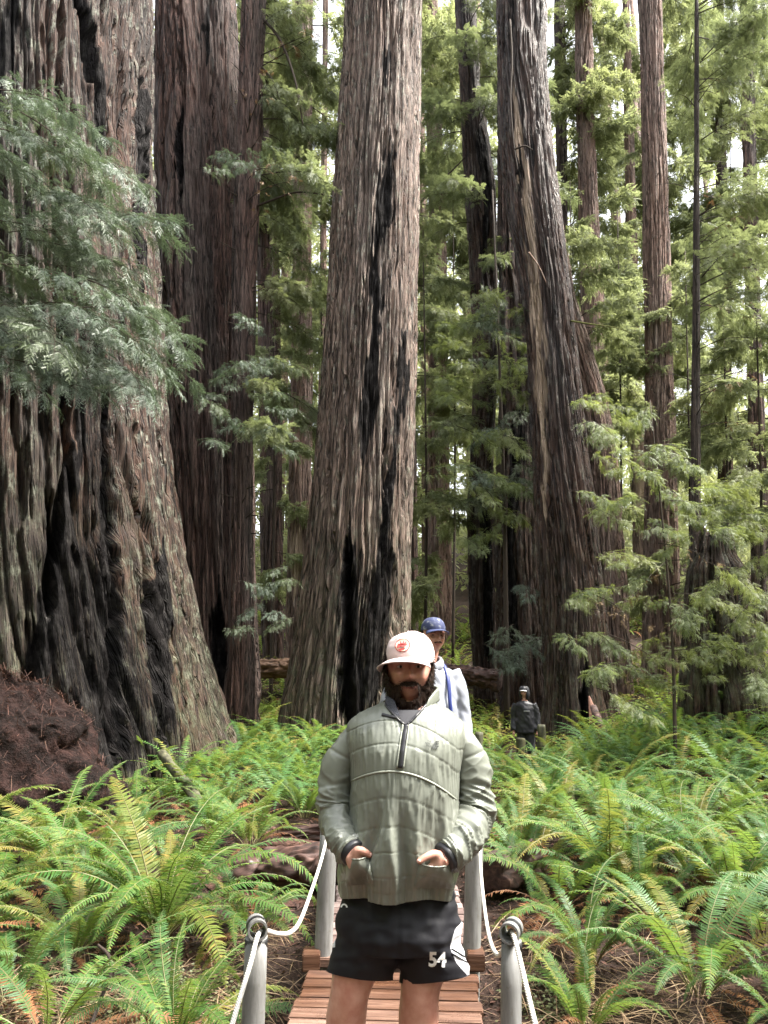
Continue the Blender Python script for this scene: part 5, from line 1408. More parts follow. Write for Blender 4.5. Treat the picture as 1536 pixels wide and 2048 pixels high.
# sleeves
rsL = [.03, .042, .050, .055, .060, .057, .057, .055, .050, .047]; rsR = [.03, .042, .052, .059, .065, .064, .064, .062, .057, .052]
for side, (arm, rs) in enumerate(((armL, rsL), (armR, rsR))):
    n = 180; k = 96
    Pr = spline([tuple(W(*p)) + (r,) for p, r in zip(arm, rs)], n)
    s = np.linspace(0, 1, n); An, Sn = np.meshgrid(np.arange(k) / k, s)
    lowf = sm(Sn, 0.38, 0.62)
    wa = vnoise(An * 5 + Sn * 5, Sn * 15 - An * 4, 80 + side); wb = vnoise(An * 4 - Sn * 3, Sn * 34 + An * 7, 82 + side)
    dsp = 0.16 * (0.55 - np.sqrt(np.abs(wa)) * 1.1) * (0.3 + 0.8 * lowf) + 0.24 * (0.5 - np.sqrt(np.abs(wb))) * lowf
    ripple = np.abs(np.sin(Sn * 46 + 2.2 * np.sin(An * 2 * math.pi + 1.0 + side) + 3 * vnoise(An * 3, Sn * 6, 84 + side, 3)))
    dsp += 0.035 * (ripple - 0.5) * lowf * (1 - sm(Sn, 0.93, 1.0))
    dsp = dsp * np.minimum(1, np.minimum(An, 1 - An) * 14)
    for c_ in (0.36, 0.52, 0.66): dsp -= 0.05 * np.exp(-((Sn - c_ - 0.02 * np.sin(An * 6.28)) / 0.010) ** 2)
    G = tube(Geo(), Pr[:, :3] - O, Pr[:, 3], k, disp=dsp)
    link('sleeve', G.mesh('sleeve', M['jacket']), jacket)
    T_ = Pr[-1, :3] - Pr[-6, :3]; T_ /= np.linalg.norm(T_)
    G = tube(Geo(), np.linspace(Pr[-1, :3] - T_ * 0.012, Pr[-1, :3] + T_ * 0.018, 5) - O, np.array([.93, 1.0, 1.0, 1.0, .9]) * (rs[-1] * 0.90), 32)
    link('cuff', G.mesh('cuff', M['zip']), jacket)
# pockets: panels bulging over the hidden fingers
def pocket(poly, bulge, name='pocket'):
    """poly: top-left, top-right, bottom-right, bottom-left in picture positions"""
    n = 26; P = []
    a, b_, c, d = [np.array(p, float) for p in poly]
    for v in np.linspace(0, 1, n):
        for u in np.linspace(0, 1, n):
            q = (a * (1 - u) + b_ * u) * (1 - v) + (d * (1 - u) + c * u) * v
            sag = 5.0 * math.sin(math.pi * u) * (1 - v); q = q + [0, sag]
            h = hit(jb, q[0], q[1], 0)
            e = (math.sin(math.pi * u) ** 0.6) * (1 - v ** 3)
            wr = 0.0018 * math.sin(u * 26 + 3 * v) * (1 - v) ** 2
            dr = -ray(q[0], q[1]); dr /= np.linalg.norm(dr)
            if h is None: h = W(q[0], q[1], -0.1)
            P.append(h + dr * (0.002 + bulge * e + wr) - O)
    i = (np.arange(n - 1)[:, None] * n + np.arange(n - 1)[None]).ravel()
    return link(name, mesh_np(name, P, np.stack([i, i + n, i + n + 1, i + 1], -1), mats=[M['jacket']]), jacket)
def welt(pk_):
    v = get_co(pk_.data)[:26]; link('pocket_edge', tube(Geo(), v, 0.0024, 7).mesh('pocket_edge', M['jacket']), jacket)
welt(pocket([(693, 1716), (738, 1712), (748, 1768), (690, 1772)], 0.042))
welt(pocket([(838, 1728), (902, 1730), (908, 1778), (826, 1776)], 0.042))
# hands: palm, four fingers inside the pocket, thumb outside
def hand(wrist, palm, thumb, fingers, toward):
    wv = W(*wrist)
    pc = hit(jb, palm[0], palm[1], 0.014); 
    tube(B, spline([wv, (wv + pc) / 2, pc], 8), np.linspace(0.026, 0.030, 8), 14, R2=np.linspace(0.024, 0.02, 8))
    ellipsoid(B, pc, (0.028, 0.017, 0.034), 16, 12)
    T_ = [hit(jb, x, y, o) for x, y, o in thumb]
    tube(B, spline([pc + (T_[0] - pc) * 0.3] + T_, 12), np.linspace(0.0150, 0.0100, 12), 12)
    ellipsoid(B, T_[-1], (0.0100, 0.0100, 0.0105), 12, 8)
    for x0, y0, x1, y1 in fingers:
        a, b_ = hit(jb, x0, y0, 0.012), hit(jb, x1, y1, 0.006)
        tube(B, spline([a, (a + b_) / 2 + [0, -0.004, 0], b_], 10), np.linspace(0.0095, 0.0075, 10), 10)
    return T_
tL = hand((703, 1702, -0.165), (710, 1720), [(714, 1701, 0.030), (726, 1702, 0.026), (739, 1710, 0.020)], [(703, 1728, 702, 1750), (709, 1730, 709, 1757), (715, 1730, 717, 1757), (721, 1728, 725, 1750)], 1)
tR = hand((893, 1713, -0.165), (878, 1724), [(872, 1708, 0.030), (856, 1712, 0.026), (839, 1722, 0.020)], [(886, 1732, 888, 1758), (877, 1734, 876, 1766), (868, 1734, 864, 1766), (860, 1730, 853, 1758)], -1)
bm_ = remesh(B, 0.0045, 'body', M['skin'], 3)
v = get_co(bm_); set_co(bm_, v - O)
body = link('body', bm_, man)
M['nail'], _, _ = mat('nail', (0.62, 0.38, 0.32), 0.3)
for T_ in (tL, tR):
    d_ = T_[-1] - T_[-2]; d_ /= np.linalg.norm(d_)
    G = ellipsoid(Geo(), T_[-1] + d_ * 0.003 - O + np.array([0, -0.0085, 0.003]), (0.0065, 0.003, 0.0055), 10, 7); link('thumbnail', G.mesh('thumbnail', M['nail']), body)
# zip, seam piping, logo
zl = [(812, 1449), (808, 1475), (804, 1505), (800, 1536)]
Pz = np.array([hit(jb, x, y, 0.004) for x, y in spline(zl, 20)])
G = Geo()
tube(G, Pz - O, 0.0075, 8, R2=0.003); link('zip', G.mesh('zip', M['zip']), jacket)
for sg in (-1, 1):
    Pz2 = np.array([hit(jb, x + sg * 6.5, y, 0.002) for x, y in spline(zl, 20)])
    link('zip_welt', tube(Geo(), Pz2 - O, 0.0028, 6).mesh('zip_welt', M['piping']), jacket)
pz = [(x, 1543 + 0.0032 * min(max(x - 780, -95), 135) ** 2) for x in np.linspace(702, 912, 40)]
Pp = [hit(jb, x, y, 0.002) for x, y in pz]; Pp = np.array([p for p in Pp if p is not None])
link('chest_piping', tube(Geo(), Pp - O, 0.0036, 8).mesh('chest_piping', M['piping']), jacket)
# edges of the open neck
for sg in (-1, 1):
    e = [(812 + sg * (46 * h ** (0.8 if sg < 0 else 0.9)), 1449 - 49 * h) for h in np.linspace(0.0, 0.8, 24)]
    Pe = [hit(jb, x + sg * 2.5, y, 0.002) for x, y in e]; Pe = np.array([p for p in Pe if p is not None])
    link('neck_zip_edge', tube(Geo(), Pe - O, 0.0045, 7).mesh('neck_edge', M['zip']), jacket)
# collar: standing on the right, folded open with dark checked lining on the left
def ribbon(bottom, top, name, material, thick=0.006):
    a = spline(bottom, 40); b_ = spline(top, 40); n = 40
    V = np.concatenate([a * (1 - f) + b_ * f + np.array([0, -0.004 * math.sin(math.pi * f), 0]) for f in np.linspace(0, 1, 7)]) - O
    i = (np.arange(6)[:, None] * n + np.arange(n - 1)[None]).ravel()
    o = link(name, mesh_np(name, V, np.stack([i, i + 1, i + n + 1, i + n], -1), mats=[material]), jacket)
    s = o.modifiers.new('t', 'SOLIDIFY'); s.thickness = thick; s.offset = 0
    return o
ribbon([W(846, 1424, -0.105), W(862, 1412, -0.075), W(876, 1402, -0.02), W(872, 1396, 0.06), W(840, 1392, 0.11), W(800, 1392, 0.11), W(772, 1396, 0.06)],
       [W(856, 1400, -0.085), W(866, 1386, -0.06), W(875, 1376, -0.015), W(870, 1372, 0.06), W(840, 1370, 0.10), W(802, 1370, 0.10), W(776, 1374, 0.06)], 'collar', M['jacket'], 0.009)
ribbon([W(766, 1430, -0.115), W(784, 1434, -0.13), W(801, 1436, -0.135)], [W(773, 1392, -0.02), W(782, 1396, -0.06), W(789, 1402, -0.085)], 'collar_lining', M['plaid'], 0.006)
ribbon([W(764, 1432, -0.118), W(784, 1436, -0.133), W(800, 1438, -0.137)], [W(764, 1427, -0.115), W(784, 1432, -0.131), W(800, 1434, -0.134)], 'collar_zip_edge', M['zip'], 0.007)
text_decal(jb, text_polys('THE\nNORTH\nFACE', 858, 1487, 13, 0, 0.85, 0.16, 0.02), 'brand_lettering', M['logo'], jacket, O, 0.006)
dome = []
for r0, r1 in ((4.0, 6.6), (7.6, 10.2), (11.2, 14)):
    p = [(878 - r * math.cos(a) * 0.95, 1498 - r * math.sin(a) * 1.25) for r, seq in ((r1, np.linspace(0, math.pi / 2, 8)), (r0, np.linspace(math.pi / 2, 0, 8))) for a in seq]
    dome.append([(x, y + 0.16 * (x - 872)) for x, y in p])
decal(jb, dome, 'brand_dome_mark', M['logo'], jacket, O, 0.006)

# ---- shorts
G = Geo()
tube(G, spline([W(799, 1755, 0), W(799, 1800, 0), W(798, 1850, 0), W(798, 1885, 0)], 16), spline([[.165], [.186], [.205], [.190]], 16)[:, 0], 40, R2=spline([[.12], [.14], [.162], [.15]], 16)[:, 0])
tube(G, spline([W(752, 1835, 0), W(737, 1890, 0), W(722, 1932, 0), W(719, 1975, 0)], 16), spline([[.105], [.108], [.106], [.110]], 16)[:, 0], 36, R2=spline([[.13], [.12], [.10], [.09]], 16)[:, 0])
tube(G, spline([W(846, 1835, 0), W(859, 1890, 0), W(867, 1938, 0), W(869, 1985, 0)], 16), spline([[.105], [.108], [.111], [.116]], 16)[:, 0], 36, R2=spline([[.13], [.12], [.10], [.09]], 16)[:, 0])
sm_ = remesh(G, 0.006, 'shorts', M['shorts'], 3)
v = get_co(sm_); nn_ = normals(sm_); px_, py_ = pix(v)
dd = 0.007 * vnoise(px_ * 0.05 + 7, py_ * 0.02 + px_ * 0.012 + 3, 75) + 0.0045 * vnoise(px_ * 0.03 + py_ * 0.05, py_ * 0.055 - px_ * 0.03 + 90, 76) - 0.006 * np.exp(-((px_ - 797) / 6) ** 2) * sm(py_, 1800, 1890)
dd *= 1 - 0.85 * sm(py_, 1925, 1955); nn_[:, 2] = 0
hem = np.where(v[:, 0] < W(792, 1950)[0], W(719, 1950)[2] - (v[:, 0] - W(719, 1950)[0]) * 0.12, W(869, 1956)[2] + (v[:, 0] - W(869, 1956)[0]) * 0.10)
hem = hem + np.clip(MD - v[:, 1], -0.1, 0.12) * 0.22
v[:, 2] = np.maximum(v[:, 2], hem)
v = v + nn_ * dd[:, None]; set_co(sm_, v - O)
shorts = link('shorts', sm_, man)
sb = bvh_of(sm_, O)
text_decal(sb, text_polys('54', 875, 1919, 31, 0, 0.88, 0.02, 0.035), 'number', M['white'], shorts, O, 0.007)
def arc(cx, cy, rx, ry, a0, a1, wd, n=10):
    o_ = [(cx + rx * math.cos(a), cy + ry * math.sin(a)) for a in np.linspace(a0, a1, n)]
    i_ = [(cx + (rx - wd) * math.cos(a), cy + (ry - wd) * math.sin(a)) for a in np.linspace(a1, a0, n)]
    return o_ + i_
decal(sb, [arc(688, 1804, 7.5, 9, 0.15, math.pi - 0.15, 3.2), arc(688, 1816, 7.5, 9, math.pi + 0.15, 2 * math.pi - 0.15, 3.2)], 'brand_mark', M['white'], shorts, O, 0.005, 3)
# white side panels with two dark stripes, wrapping round the outside of each leg
pan = np.clip((px_ - (905 + 18 * np.abs((py_ - 1890) / 48) ** 2.2)) / 3 + 0.5, 0, 1) * (np.abs(py_ - 1890) < 60)
pan = np.maximum(pan, np.clip((670 - px_) / 3 + 0.5, 0, 1) * sm(py_, 1840, 1848) * (1 - sm(py_, 1890, 1900)))
a_ = sm_.attributes.new('panel', 'FLOAT', 'POINT'); a_.data.foreach_set('value', pan.astype(np.float32))
t_ = M['shorts'].node_tree; b_ = t_.nodes['Principled BSDF']
at_ = nd(t_, 'ShaderNodeAttribute'); at_.attribute_name = 'panel'
src_ = b_.inputs['Base Color'].links[0].from_socket
t_.links.new(mixc(t_, ramp(t_, at_.outputs['Fac'], [(0.4, (0, 0, 0)), (0.6, (1, 1, 1))]), src_, (0.62, 0.62, 0.66)), b_.inputs['Base Color'])
for y0 in (1899, 1908):
    P_ = [hit(sb, x, y0 + (x - 906) * 0.6, 0.002) for x in np.linspace(903, 934, 22)]
    P_ = np.array([q for q in P_ if q is not None])
    if len(P_) > 3: link('panel_stripe', tube(Geo(), P_ - O, 0.0026, 6).mesh('panel_stripe', M['zip']), shorts)
# shoes
for leg in (legL, legR):
    e = W(*leg[-1]) - O
    G = tube(Geo(), np.array([e + [0, 0.075, -0.045], e + [0, 0.05, -0.04], e + [0, -0.03, -0.045], e + [0, -0.13, -0.058], e + [0, -0.20, -0.068], e + [0, -0.225, -0.075]]), [0.035, 0.047, 0.052, 0.052, 0.045, 0.02], 16, R2=[0.04, 0.05, 0.05, 0.04, 0.03, 0.015])
    link('shoe', G.mesh('shoe', M['shoe']), man)
# ---- cap
CC = W(821, 1312, -0.002)
cap_rot = np.array(Matrix.Rotation(math.radians(-20), 3, 'Z') @ Matrix.Rotation(math.radians(-4), 3, 'Y') @ Matrix.Rotation(math.radians(3), 3, 'X'))
def capw(p): return np.asarray(p) @ cap_rot.T + CC - O
nu, nv = 72, 30
A, E = np.meshgrid(np.arange(nu) * 2 * math.pi / nu, np.linspace(-0.30, math.pi / 2, nv))
rx, ry, rz = 0.0835, 0.104, 0.083
cw = np.cos(E) ** 0.72
V = np.stack([rx * cw * np.cos(A), ry * cw * np.sin(A), rz * np.sin(E)], -1)
V *= (1 - 0.010 * np.exp(-((np.abs(np.sin(A * 3)) / 0.05) ** 2)) * (E > 0.1))[..., None]
V[..., 2] += 0.004 * vnoise(A * 2, E * 3, 85)
V[..., 2] = np.where((E < 0) & (np.sin(A) < 0), np.maximum(V[..., 2], -0.006 - 0.03 * np.abs(np.cos(A)) ** 2), V[..., 2])
i = np.arange(nv - 1)[:, None] * nu; j = np.arange(nu)[None]; j2 = (j + 1) % nu
cm = mesh_np('cap', capw(V.reshape(-1, 3)), np.stack(np.broadcast_arrays(i + j, i + j2, i + nu + j2, i + nu + j), -1).reshape(-1, 4), mats=[M['capm']])
cap = link('cap', cm, man)
u = np.linspace(-1, 1, 41); vv = np.linspace(0, 1, 12)
Uu, Vv = np.meshgrid(u, vv)
ang = -math.pi / 2 + Uu * 1.12
bx = np.cos(ang) * (rx + 0.001); by = np.sin(ang) * (ry + 0.001)
ext = 0.066 * np.sqrt(np.clip(1 - (Uu * 0.93) ** 2, 0, 1)) + 0.004
V = np.stack([bx + np.cos(ang) * ext * Vv * 0.55, by - ext * Vv, -0.004 - 0.012 * Vv - 0.030 * (Uu ** 2) * (0.35 + 0.65 * Vv)], -1).reshape(-1, 3)
n = 41; i = (np.arange(11)[:, None] * n + np.arange(n - 1)[None]).ravel()
bo = link('brim', mesh_np('brim', capw(V), np.stack([i, i + 1, i + n + 1, i + n], -1), mats=[M['capm']]), cap)
s_ = bo.modifiers.new('t', 'SOLIDIFY'); s_.thickness = 0.004; s_.offset = 0
link('button', ellipsoid(Geo(), capw([[0, 0, rz + 0.001]])[0], (0.006, 0.006, 0.004), 10, 6).mesh('button', M['capm']), cap)
cb = bvh_of(cm, O)
def ell(cx, cy, rx, ry, rot=-0.35, n=28):
    return [(cx + rx * math.cos(a) * math.cos(rot) - ry * math.sin(a) * math.sin(rot), cy + rx * math.cos(a) * math.sin(rot) + ry * math.sin(a) * math.cos(rot)) for a in np.arange(n) * 2 * math.pi / n]
decal(cb, [ell(805, 1290.5, 15.5, 13.5)], 'patch_rim', M['red'], cap, O, 0.0020, 3)
decal(cb, [ell(805, 1290.5, 13.6, 11.6)], 'patch', M['cream'], cap, O, 0.0035, 3)
decal(cb, [[(793, 1293), (796, 1286), (799, 1288), (801, 1281), (804, 1287), (807, 1280), (809, 1286), (812, 1282), (814, 1290), (808, 1293), (801, 1292), (795, 1297)], [(795, 1299), (803, 1296), (811, 1296), (808, 1300), (800, 1302)]], 'patch_emblem', M['red'], cap, O, 0.005, 3)

# ---- face details, beard and hair
for sx in (-1, 1):
    c = HC + np.array([sx * 0.030, -0.0700, 0.003]) - O
    e_ = link('eye', ellipsoid(Geo(), c, (0.0125, 0.009, 0.0052), 16, 10).mesh('eye', M['eye']), body)
    link('iris', ellipsoid(Geo(), c + np.array([0.001, -0.0065, 0]), (0.0052, 0.004, 0.0050), 12, 8).mesh('iris', M['iris']), e_)
link('mouth', ellipsoid(Geo(), HC - O + np.array([0.0, -0.0865, -0.0655]), (0.022, 0.006, 0.0052), 18, 8).mesh('mouth', M['lip']), body)
link('teeth', ellipsoid(Geo(), HC - O + np.array([0.0, -0.0885, -0.0605]), (0.017, 0.005, 0.0022), 14, 6).mesh('teeth', M['teeth']), body)
rh = np.random.RandomState(2)
def head_pt(a, e, out=0.0):
    V0 = np.stack([np.cos(e) * np.cos(a) * HR[0], np.cos(e) * np.sin(a) * HR[1], np.sin(e) * HR[2]], -1)
    n0 = V0 / np.array(HR) ** 2; n0 /= np.linalg.norm(n0, axis=-1)[..., None]
    sh = V0.shape
    return (head_shape(V0.reshape(-1, 3)).reshape(sh) + n0 * np.asarray(out)[..., None]), n0
def beard_mask(x, z, y):
    ax = np.abs(x)
    line = np.interp(ax, [0, 0.022, 0.040, 0.052, 0.066, 0.080], [-0.041, -0.043, -0.055, -0.046, -0.012, 0.030])
    m_ = (z < line) & (y < 0.045)
    lips = (ax < 0.021) & (z < -0.056) & (z > -0.086 + ax * 0.35)
    return m_ & ~lips
# beard mass
A, E = np.meshgrid(np.linspace(0, 2 * math.pi, 121)[:-1], np.linspace(-math.pi / 2, 0.5, 70))
p0, n0 = head_pt(A, E, np.zeros_like(A))
mk = beard_mask(p0[..., 0], p0[..., 2], p0[..., 1])
th = 0.011 + 0.018 * sm(-p0[..., 2], 0.05, 0.11) + 0.006 * sm(np.abs(p0[..., 0]), 0.035, 0.065) * sm(-p0[..., 2], 0.01, 0.06) + 0.004 * vnoise(A * 9, E * 14, 86)
p1 = p0 + n0 * th[..., None]
p1[..., 2] -= 0.020 * sm(-p0[..., 2], 0.065, 0.11) * (p0[..., 1] < 0.02)
nu = 120; i = np.arange(69)[:, None] * nu; j = np.arange(nu)[None]; j2 = (j + 1) % nu
fb = np.stack(np.broadcast_arrays(i + j, i + j2, i + nu + j2, i + nu + j), -1).reshape(-1, 4)
fb = fb[mk.ravel()[fb].all(1)]
beard = link('beard', mesh_np('beard', p1.reshape(-1, 3) + HC - O, fb, mats=[M['hair']]), man)
def strands(roots, dirs, lens, wid, name, parent):
    n = len(roots)
    side = np.cross(dirs, rh.normal(0, 1, (n, 3))); side /= np.linalg.norm(side, axis=1)[:, None]
    b_ = roots + dirs * (lens * 0.55)[:, None]; c_ = roots + dirs * lens[:, None] + np.array([0, 0, -0.25]) * lens[:, None]
    V = np.stack([roots - side * wid, roots + side * wid, b_ + side * wid * 0.8, b_ - side * wid * 0.8, c_], 1).reshape(-1, 3)
    k = np.arange(n)[:, None] * 5
    o = link(name, mesh_np(name, V, [k + np.array([[0, 1, 2, 3]]), k + np.array([[3, 2, 4]])], smooth=False, mats=[M['hair']]), parent)
    o['kind'] = 'stuff'
    return o
idx = np.argwhere(mk); idx = idx[rh.randint(0, len(idx), 3200)]
rt = p1[idx[:, 0], idx[:, 1]] - n0[idx[:, 0], idx[:, 1]] * 0.004 + rh.normal(0, 0.002, (3200, 3))
dr = n0[idx[:, 0], idx[:, 1]] * 0.6 + np.array([0, -0.05, -0.75]) + rh.normal(0, 0.35, (3200, 3)); dr /= np.linalg.norm(dr, axis=1)[:, None]
strands(rt + HC - O, dr, rh.uniform(0.008, 0.022, 3200), 0.0007, 'beard_hairs', beard)
# hair at the sides and back, below the cap
mk2 = (p0[..., 2] > -0.075) & ((p0[..., 1] > 0.02) | ((np.abs(p0[..., 0]) > 0.068) & (p0[..., 1] > -0.03) & (p0[..., 2] > 0.0)))
idx = np.argwhere(mk2); idx = idx[rh.randint(0, len(idx), 2600)]
rt = p0[idx[:, 0], idx[:, 1]]; nn0 = n0[idx[:, 0], idx[:, 1]]
dr = nn0 * 0.55 + np.array([0, 0.1, -0.7]) + rh.normal(0, 0.45, (2600, 3)); dr /= np.linalg.norm(dr, axis=1)[:, None]
p2 = p0 + n0 * (0.005 + 0.003 * vnoise(A * 8, E * 10, 87))[..., None]
fh = np.stack(np.broadcast_arrays(i + j, i + j2, i + nu + j2, i + nu + j), -1).reshape(-1, 4); fh = fh[mk2.ravel()[fh].all(1)]
hair = link('hair', mesh_np('hair', p2.reshape(-1, 3) + HC - O, fh, mats=[M['hair']]), man)
strands(rt + nn0 * 0.006 + HC - O, dr, rh.uniform(0.008, 0.022, 2600), 0.0008, 'hair_strands', hair)
for sx in (-1, 1):
    G = tube(Geo(), spline([HC + [sx * 0.047, -0.073, 0.020], HC + [sx * 0.031, -0.084, 0.0245], HC + [sx * 0.015, -0.086, 0.019]], 8) - O, [0.002, .003, .0035, .0035, .0035, .0035, .003, .002], 6)
    link('eyebrow', G.mesh('eyebrow', M['hair']), man)

# ---- two walkers farther back, each with body, clothes and cap
def walker(name, label, x, y, z, yaw, Hm, mats, head_yaw=0.0, build=1.0, hood=False, voxel=0.011, arm_out=0.0, head_x=0.0):
    root = empty(name, (x, y, z), label, 'person'); root.rotation_euler = (0, 0, yaw)
    k = Hm / 1.8
    hc = np.array([head_x, -0.01, 1.665]) * k
    R3 = np.array(Matrix.Rotation(head_yaw, 3, 'Z'))
    B = Geo(); hr = np.array(HR) * k * 0.98
    ellipsoid(B, (0, 0, 0), HR, 48, 36, lambda V: head_shape(V) * k * 0.98 @ R3.T + hc)
    for sx in (-1, 1): ellipsoid(B, R3 @ (np.array([sx * 0.078, 0.012, -0.012]) * k) + hc, (0.012, 0.02, 0.03), 10, 8)
    tube(B, np.array([[head_x, 0.01, 1.62], [head_x * 0.5, 0.02, 1.50], [0, 0.02, 1.42]]) * k, np.array([.055, .058, .075]) * k, 16)
    tube(B, spline(np.array([[0, 0.01, 1.46], [0, 0, 1.38], [0, -0.01, 1.15], [0, 0, 0.95], [0, 0, 0.86]]) * k, 14), spline([[.09], [.155], [.14], [.15], [.11]], 14)[:, 0] * k, 20, R2=spline([[.07], [.09], [.10], [.105], [.09]], 14)[:, 0] * k)
    J = Geo(); T = Geo()
    tube(J, spline(np.array([[0, 0.015, 1.475], [0, 0.01, 1.43], [0, 0, 1.36], [0, -0.01, 1.15], [0, 0, 0.92], [0, 0, 0.80]]) * k, 18), spline([[.085], [.15], [.185], [.185], [.195], [.20]], 18)[:, 0] * k * build, 28, R2=spline([[.08], [.105], [.125], [.14], [.145], [.15]], 18)[:, 0] * k * build)
    hands = []
    for sx in (-1, 1):
        P = spline(np.array([[sx * 0.165, 0.01, 1.40], [sx * 0.225, 0.01, 1.28], [sx * (0.25 + arm_out), 0.02, 1.12], [sx * (0.255 + arm_out), -0.02, 0.98], [sx * (0.25 + arm_out), -0.06, 0.86]]) * k, 16)
        tube(B, P, np.linspace(.045, .026, 16) * k, 12)
        tube(J, P, np.linspace(.078, .05, 16) * k * build, 16)
        e = P[-1]
        tube(B, np.array([e, e + [0, -0.01, -0.05], e + [0, -0.015, -0.085]]), [0.024, 0.034, 0.028], 10, R2=[.02, .018, .014])
        for q in range(4):
            f0 = e + np.array([sx * 0.0, -0.035 + q * 0.018, -0.085]); tube(B, np.array([f0, f0 + [-sx * 0.004, 0, -0.035], f0 + [-sx * 0.016, 0, -0.065 + 0.008 * abs(q - 1)]]), [.0095, .009, .007], 7)
        tube(B, np.array([e + [0, -0.03, -0.04], e + [-sx * 0.008, -0.05, -0.065], e + [-sx * 0.012, -0.054, -0.09]]), [.012, .011, .008], 7)
        L = spline(np.array([[sx * 0.09, 0, 0.88], [sx * 0.10, -0.005, 0.5], [sx * 0.105, 0.015, 0.30], [sx * 0.11, 0.01, 0.08]]) * k, 16)
        tube(B, L, np.linspace(.085, .038, 16) * k, 14)
        tube(T, L, np.linspace(.10, .070, 16) * k, 16)
        f = L[-1]; tube(B, np.array([f + [0, .05, -.04], f + [0, -.05, -.045], f + [0, -.16, -.055]]), [.036, .042, .028], 10)
        G = tube(Geo(), np.array([f + [0, .07, -.035], f + [0, .03, -.03], f + [0, -.08, -.035], f + [0, -.19, -.05]]), [.035, .05, .05, .03], 12); link('shoe', G.mesh('shoe', M['shoe']), root)
    tube(T, spline(np.array([[0, 0, 0.98], [0, 0, 0.88], [0, 0, 0.80]]) * k, 8), np.array([.15, .155, .16, .165, .168, .168, .16, .15]) * k, 22, R2=np.full(8, .12) * k)
    bo = link('body', remesh(B, voxel * 0.55, 'body', M['skin'], 2), root)
    jm = remesh(J, voxel, 'jacket', mats[0], 4)
    v = get_co(jm); n_ = normals(jm)
    set_co(jm, v + n_ * (0.010 * vnoise(v[:, 0] * 9 + 20, v[:, 2] * 7 + 20, 88) + 0.008 * vnoise(v[:, 0] * 22 + v[:, 2] * 9 + 40, v[:, 2] * 16 + 20, 89))[:, None])
    ja = link('jacket', jm, root)
    link('trousers', remesh(T, voxel, 'trousers', mats[1], 4), root)
    # cap: crown and brim
    V = []
    nu, nv = 40, 16
    A, E = np.meshgrid(np.arange(nu) * 2 * math.pi / nu, np.linspace(-0.1, math.pi / 2, nv))
    cw = np.cos(E) ** 0.75
    V = np.stack([0.083 * cw * np.cos(A), 0.102 * cw * np.sin(A), 0.083 * np.sin(E)], -1).reshape(-1, 3) * k
    i = np.arange(nv - 1)[:, None] * nu; j = np.arange(nu)[None]; j2 = (j + 1) % nu
    cc = hc + np.array([0, 0.0, 0.047 * k])
    ca_ = link('cap', mesh_np('cap', V @ R3.T + cc, np.stack(np.broadcast_arrays(i + j, i + j2, i + nu + j2, i + nu + j), -1).reshape(-1, 4), mats=[mats[2]]), root)
    Uu, Vv = np.meshgrid(np.linspace(-1, 1, 25), np.linspace(0, 1, 8))
    ang = -math.pi / 2 + Uu * 1.05; ext = 0.058 * np.sqrt(np.clip(1 - (Uu * 0.95) ** 2, 0, 1)) + 0.003
    V = np.stack([np.cos(ang) * (0.083 + ext * Vv * 0.4), np.sin(ang) * 0.102 - ext * Vv, -0.008 - 0.012 * Vv - 0.022 * Uu ** 2 * (0.4 + 0.6 * Vv)], -1).reshape(-1, 3) * k
    i = (np.arange(7)[:, None] * 25 + np.arange(24)[None]).ravel()
    b2 = link('brim', mesh_np('brim', V @ R3.T + cc, np.stack([i, i + 1, i + 26, i + 25], -1), mats=[mats[3]]), ca_)
    b2.modifiers.new('t', 'SOLIDIFY').thickness = 0.004
    # eyes, brows, mouth and hair
    for sx in (-1, 1):
        c = R3 @ (np.array([sx * 0.030, -0.0700, 0.003]) * k * 0.98) + hc
        link('eye', ellipsoid(Geo(), c, (0.011, 0.008, 0.0048), 10, 7).mesh('eye', M['iris']), bo)
        q = [R3 @ (np.array(p) * k * 0.98) + hc for p in ([sx * 0.047, -0.073, 0.017], [sx * 0.031, -0.084, 0.0215], [sx * 0.015, -0.086, 0.017])]
        link('eyebrow', tube(Geo(), spline(q, 6), 0.0034, 5).mesh('eyebrow', M['hair']), bo)
    link('mouth', ellipsoid(Geo(), R3 @ (np.array([0, -0.087, -0.064]) * k * 0.98) + hc, (0.021, 0.005, 0.005), 12, 6).mesh('mouth', M['lip']), bo)
    if not hood:
        G = ellipsoid(Geo(), (0, 0, 0), (0.081, 0.094, 0.085), 30, 18, lambda V: np.stack([V[:, 0], np.maximum(V[:, 1], -0.02) + 0.012, V[:, 2] * 1 - 0.0], -1) * k @ R3.T + hc)
        link('hair', G.mesh('hair', M['hair']), root)
        q = [R3 @ (np.array(p) * k * 0.98) + hc for p in ([-0.028, -0.088, -0.052], [-0.012, -0.098, -0.047], [0, -0.099, -0.046], [0.012, -0.098, -0.047], [0.028, -0.088, -0.052])]
        link('moustache', tube(Geo(), spline(q, 10), 0.0042, 6).mesh('moustache', M['hair']), root)
    else:
        # hood: a shell open at the face
        A, E = np.meshgrid(np.linspace(-math.pi / 2 + 0.72, 1.5 * math.pi - 0.72, 40), np.linspace(-1.35, 1.1, 24))
        V = np.stack([0.115 * np.cos(E) ** 0.6 * np.cos(A), 0.125 * np.cos(E) ** 0.6 * np.sin(A) + 0.015, 0.150 * np.sin(E) - 0.01], -1).reshape(-1, 3) * k @ R3.T + hc
        i = (np.arange(23)[:, None] * 40 + np.arange(39)[None]).ravel()
        h = link('hood', mesh_np('hood', V, np.stack([i, i + 1, i + 41, i + 40], -1), mats=[mats[0]]), ja)
        h.modifiers.new('t', 'SOLIDIFY').thickness = 0.012
    return root, ja, k
M['lilac'] = cloth_mat('pale_lilac_shell', (0.27, 0.285, 0.335), 0.5, 0, 0.06, 0.1, 40)
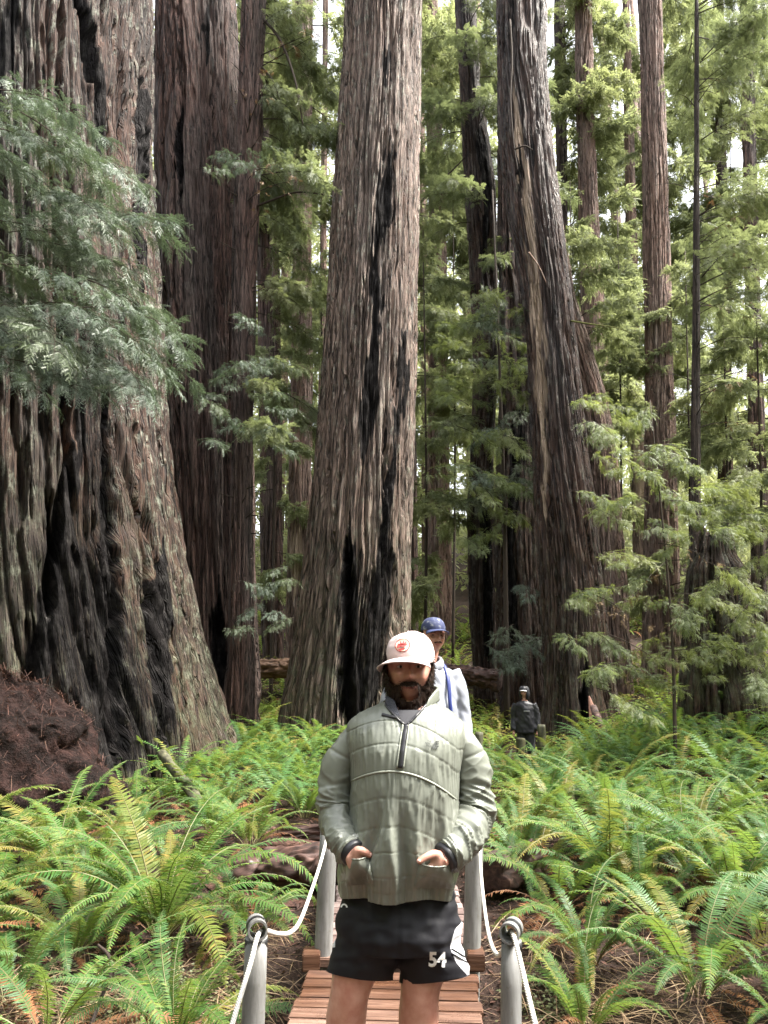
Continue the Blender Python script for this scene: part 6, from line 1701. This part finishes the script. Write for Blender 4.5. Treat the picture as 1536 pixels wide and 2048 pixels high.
m, t, b = mat('blue_white_cap', (0.3, 0.35, 0.6), 0.8)
tc = nd(t, 'ShaderNodeTexCoord').outputs['Object']
vo = noise_n(t, tc, (1, 1, 1), 26, 3, 0.6)
t.links.new(ramp(t, vo, [(0.46, (0.022, 0.030, 0.085)), (0.56, (0.045, 0.055, 0.11)), (0.66, (0.20, 0.21, 0.24))]), b.inputs['Base Color'])
M['bluecap'] = m
M['navy'], _, _ = mat('navy_brim', (0.025, 0.035, 0.10), 0.7)
M['blue'], _, _ = mat('blue_strap', (0.012, 0.025, 0.15), 0.5)
M['trouser'] = cloth_mat('dark_trousers', (0.03, 0.03, 0.035), 0.8)
p2 = at(868, 1262, 5.75)
z2 = 0.05 + (5.75 - 4.9) * 0.042 + 0.02
w2, ja2, k2 = walker('person', 'young man in pale lilac jacket and blue and white cap standing behind the bearded man', at(852, 1400, 5.75)[0], 5.75, z2, math.radians(12), (p2[2] - z2) / 1.70 * 1.8, (M['lilac'], M['trouser'], M['bluecap'], M['navy']), head_yaw=math.radians(6), build=1.16, head_x=0.055)
for sx in (-1, 1):
    P = spline(np.array([[sx * 0.10, 0.10, 1.40], [sx * 0.115, -0.02, 1.475], [sx * 0.125, -0.115, 1.38], [sx * 0.125, -0.155, 1.20], [sx * 0.15, -0.13, 1.02]]) * k2, 24)
    link('backpack_strap', tube(Geo(), P, 0.015, 8, R2=0.006).mesh('strap', M['blue']), ja2)
Cb = spline(np.array([[0.03, -0.115, 1.44], [0.085, -0.09, 1.47], [0.11, 0.0, 1.50], [0.06, 0.09, 1.52], [0, 0.10, 1.52], [-0.06, 0.09, 1.52], [-0.11, 0.0, 1.50], [-0.085, -0.09, 1.47], [-0.03, -0.115, 1.44]]) * k2, 40)
link('collar', tube(Geo(), Cb, 0.014, 8, R2=0.034).mesh('collar', M['lilac']), ja2)
M['blackj'] = cloth_mat('black_shell', (0.014, 0.014, 0.018), 0.5, 0, 0.15, 0.1, 30)
p3 = at(1041, 1384, 16.6)
M['greyb'], _, _ = mat('pale_brim', (0.45, 0.45, 0.47), 0.7)
z3 = p3[2] - 1.665
w3, ja3, k3 = walker('person', 'distant person in black hooded jacket on the trail beside the leaning redwood', p3[0] + 0.08, 16.6, z3, math.radians(-14), 1.8, (M['blackj'], M['trouser'], M['blackj'], M['greyb']), head_yaw=math.radians(-10), build=1.15, hood=True, voxel=0.016)
G = box(Geo(), (0.05, -0.165, 1.27), (0.13, 0.006, 0.012)); link('chest_lettering', G.mesh('chest_lettering', M['greyb'], False), ja3)
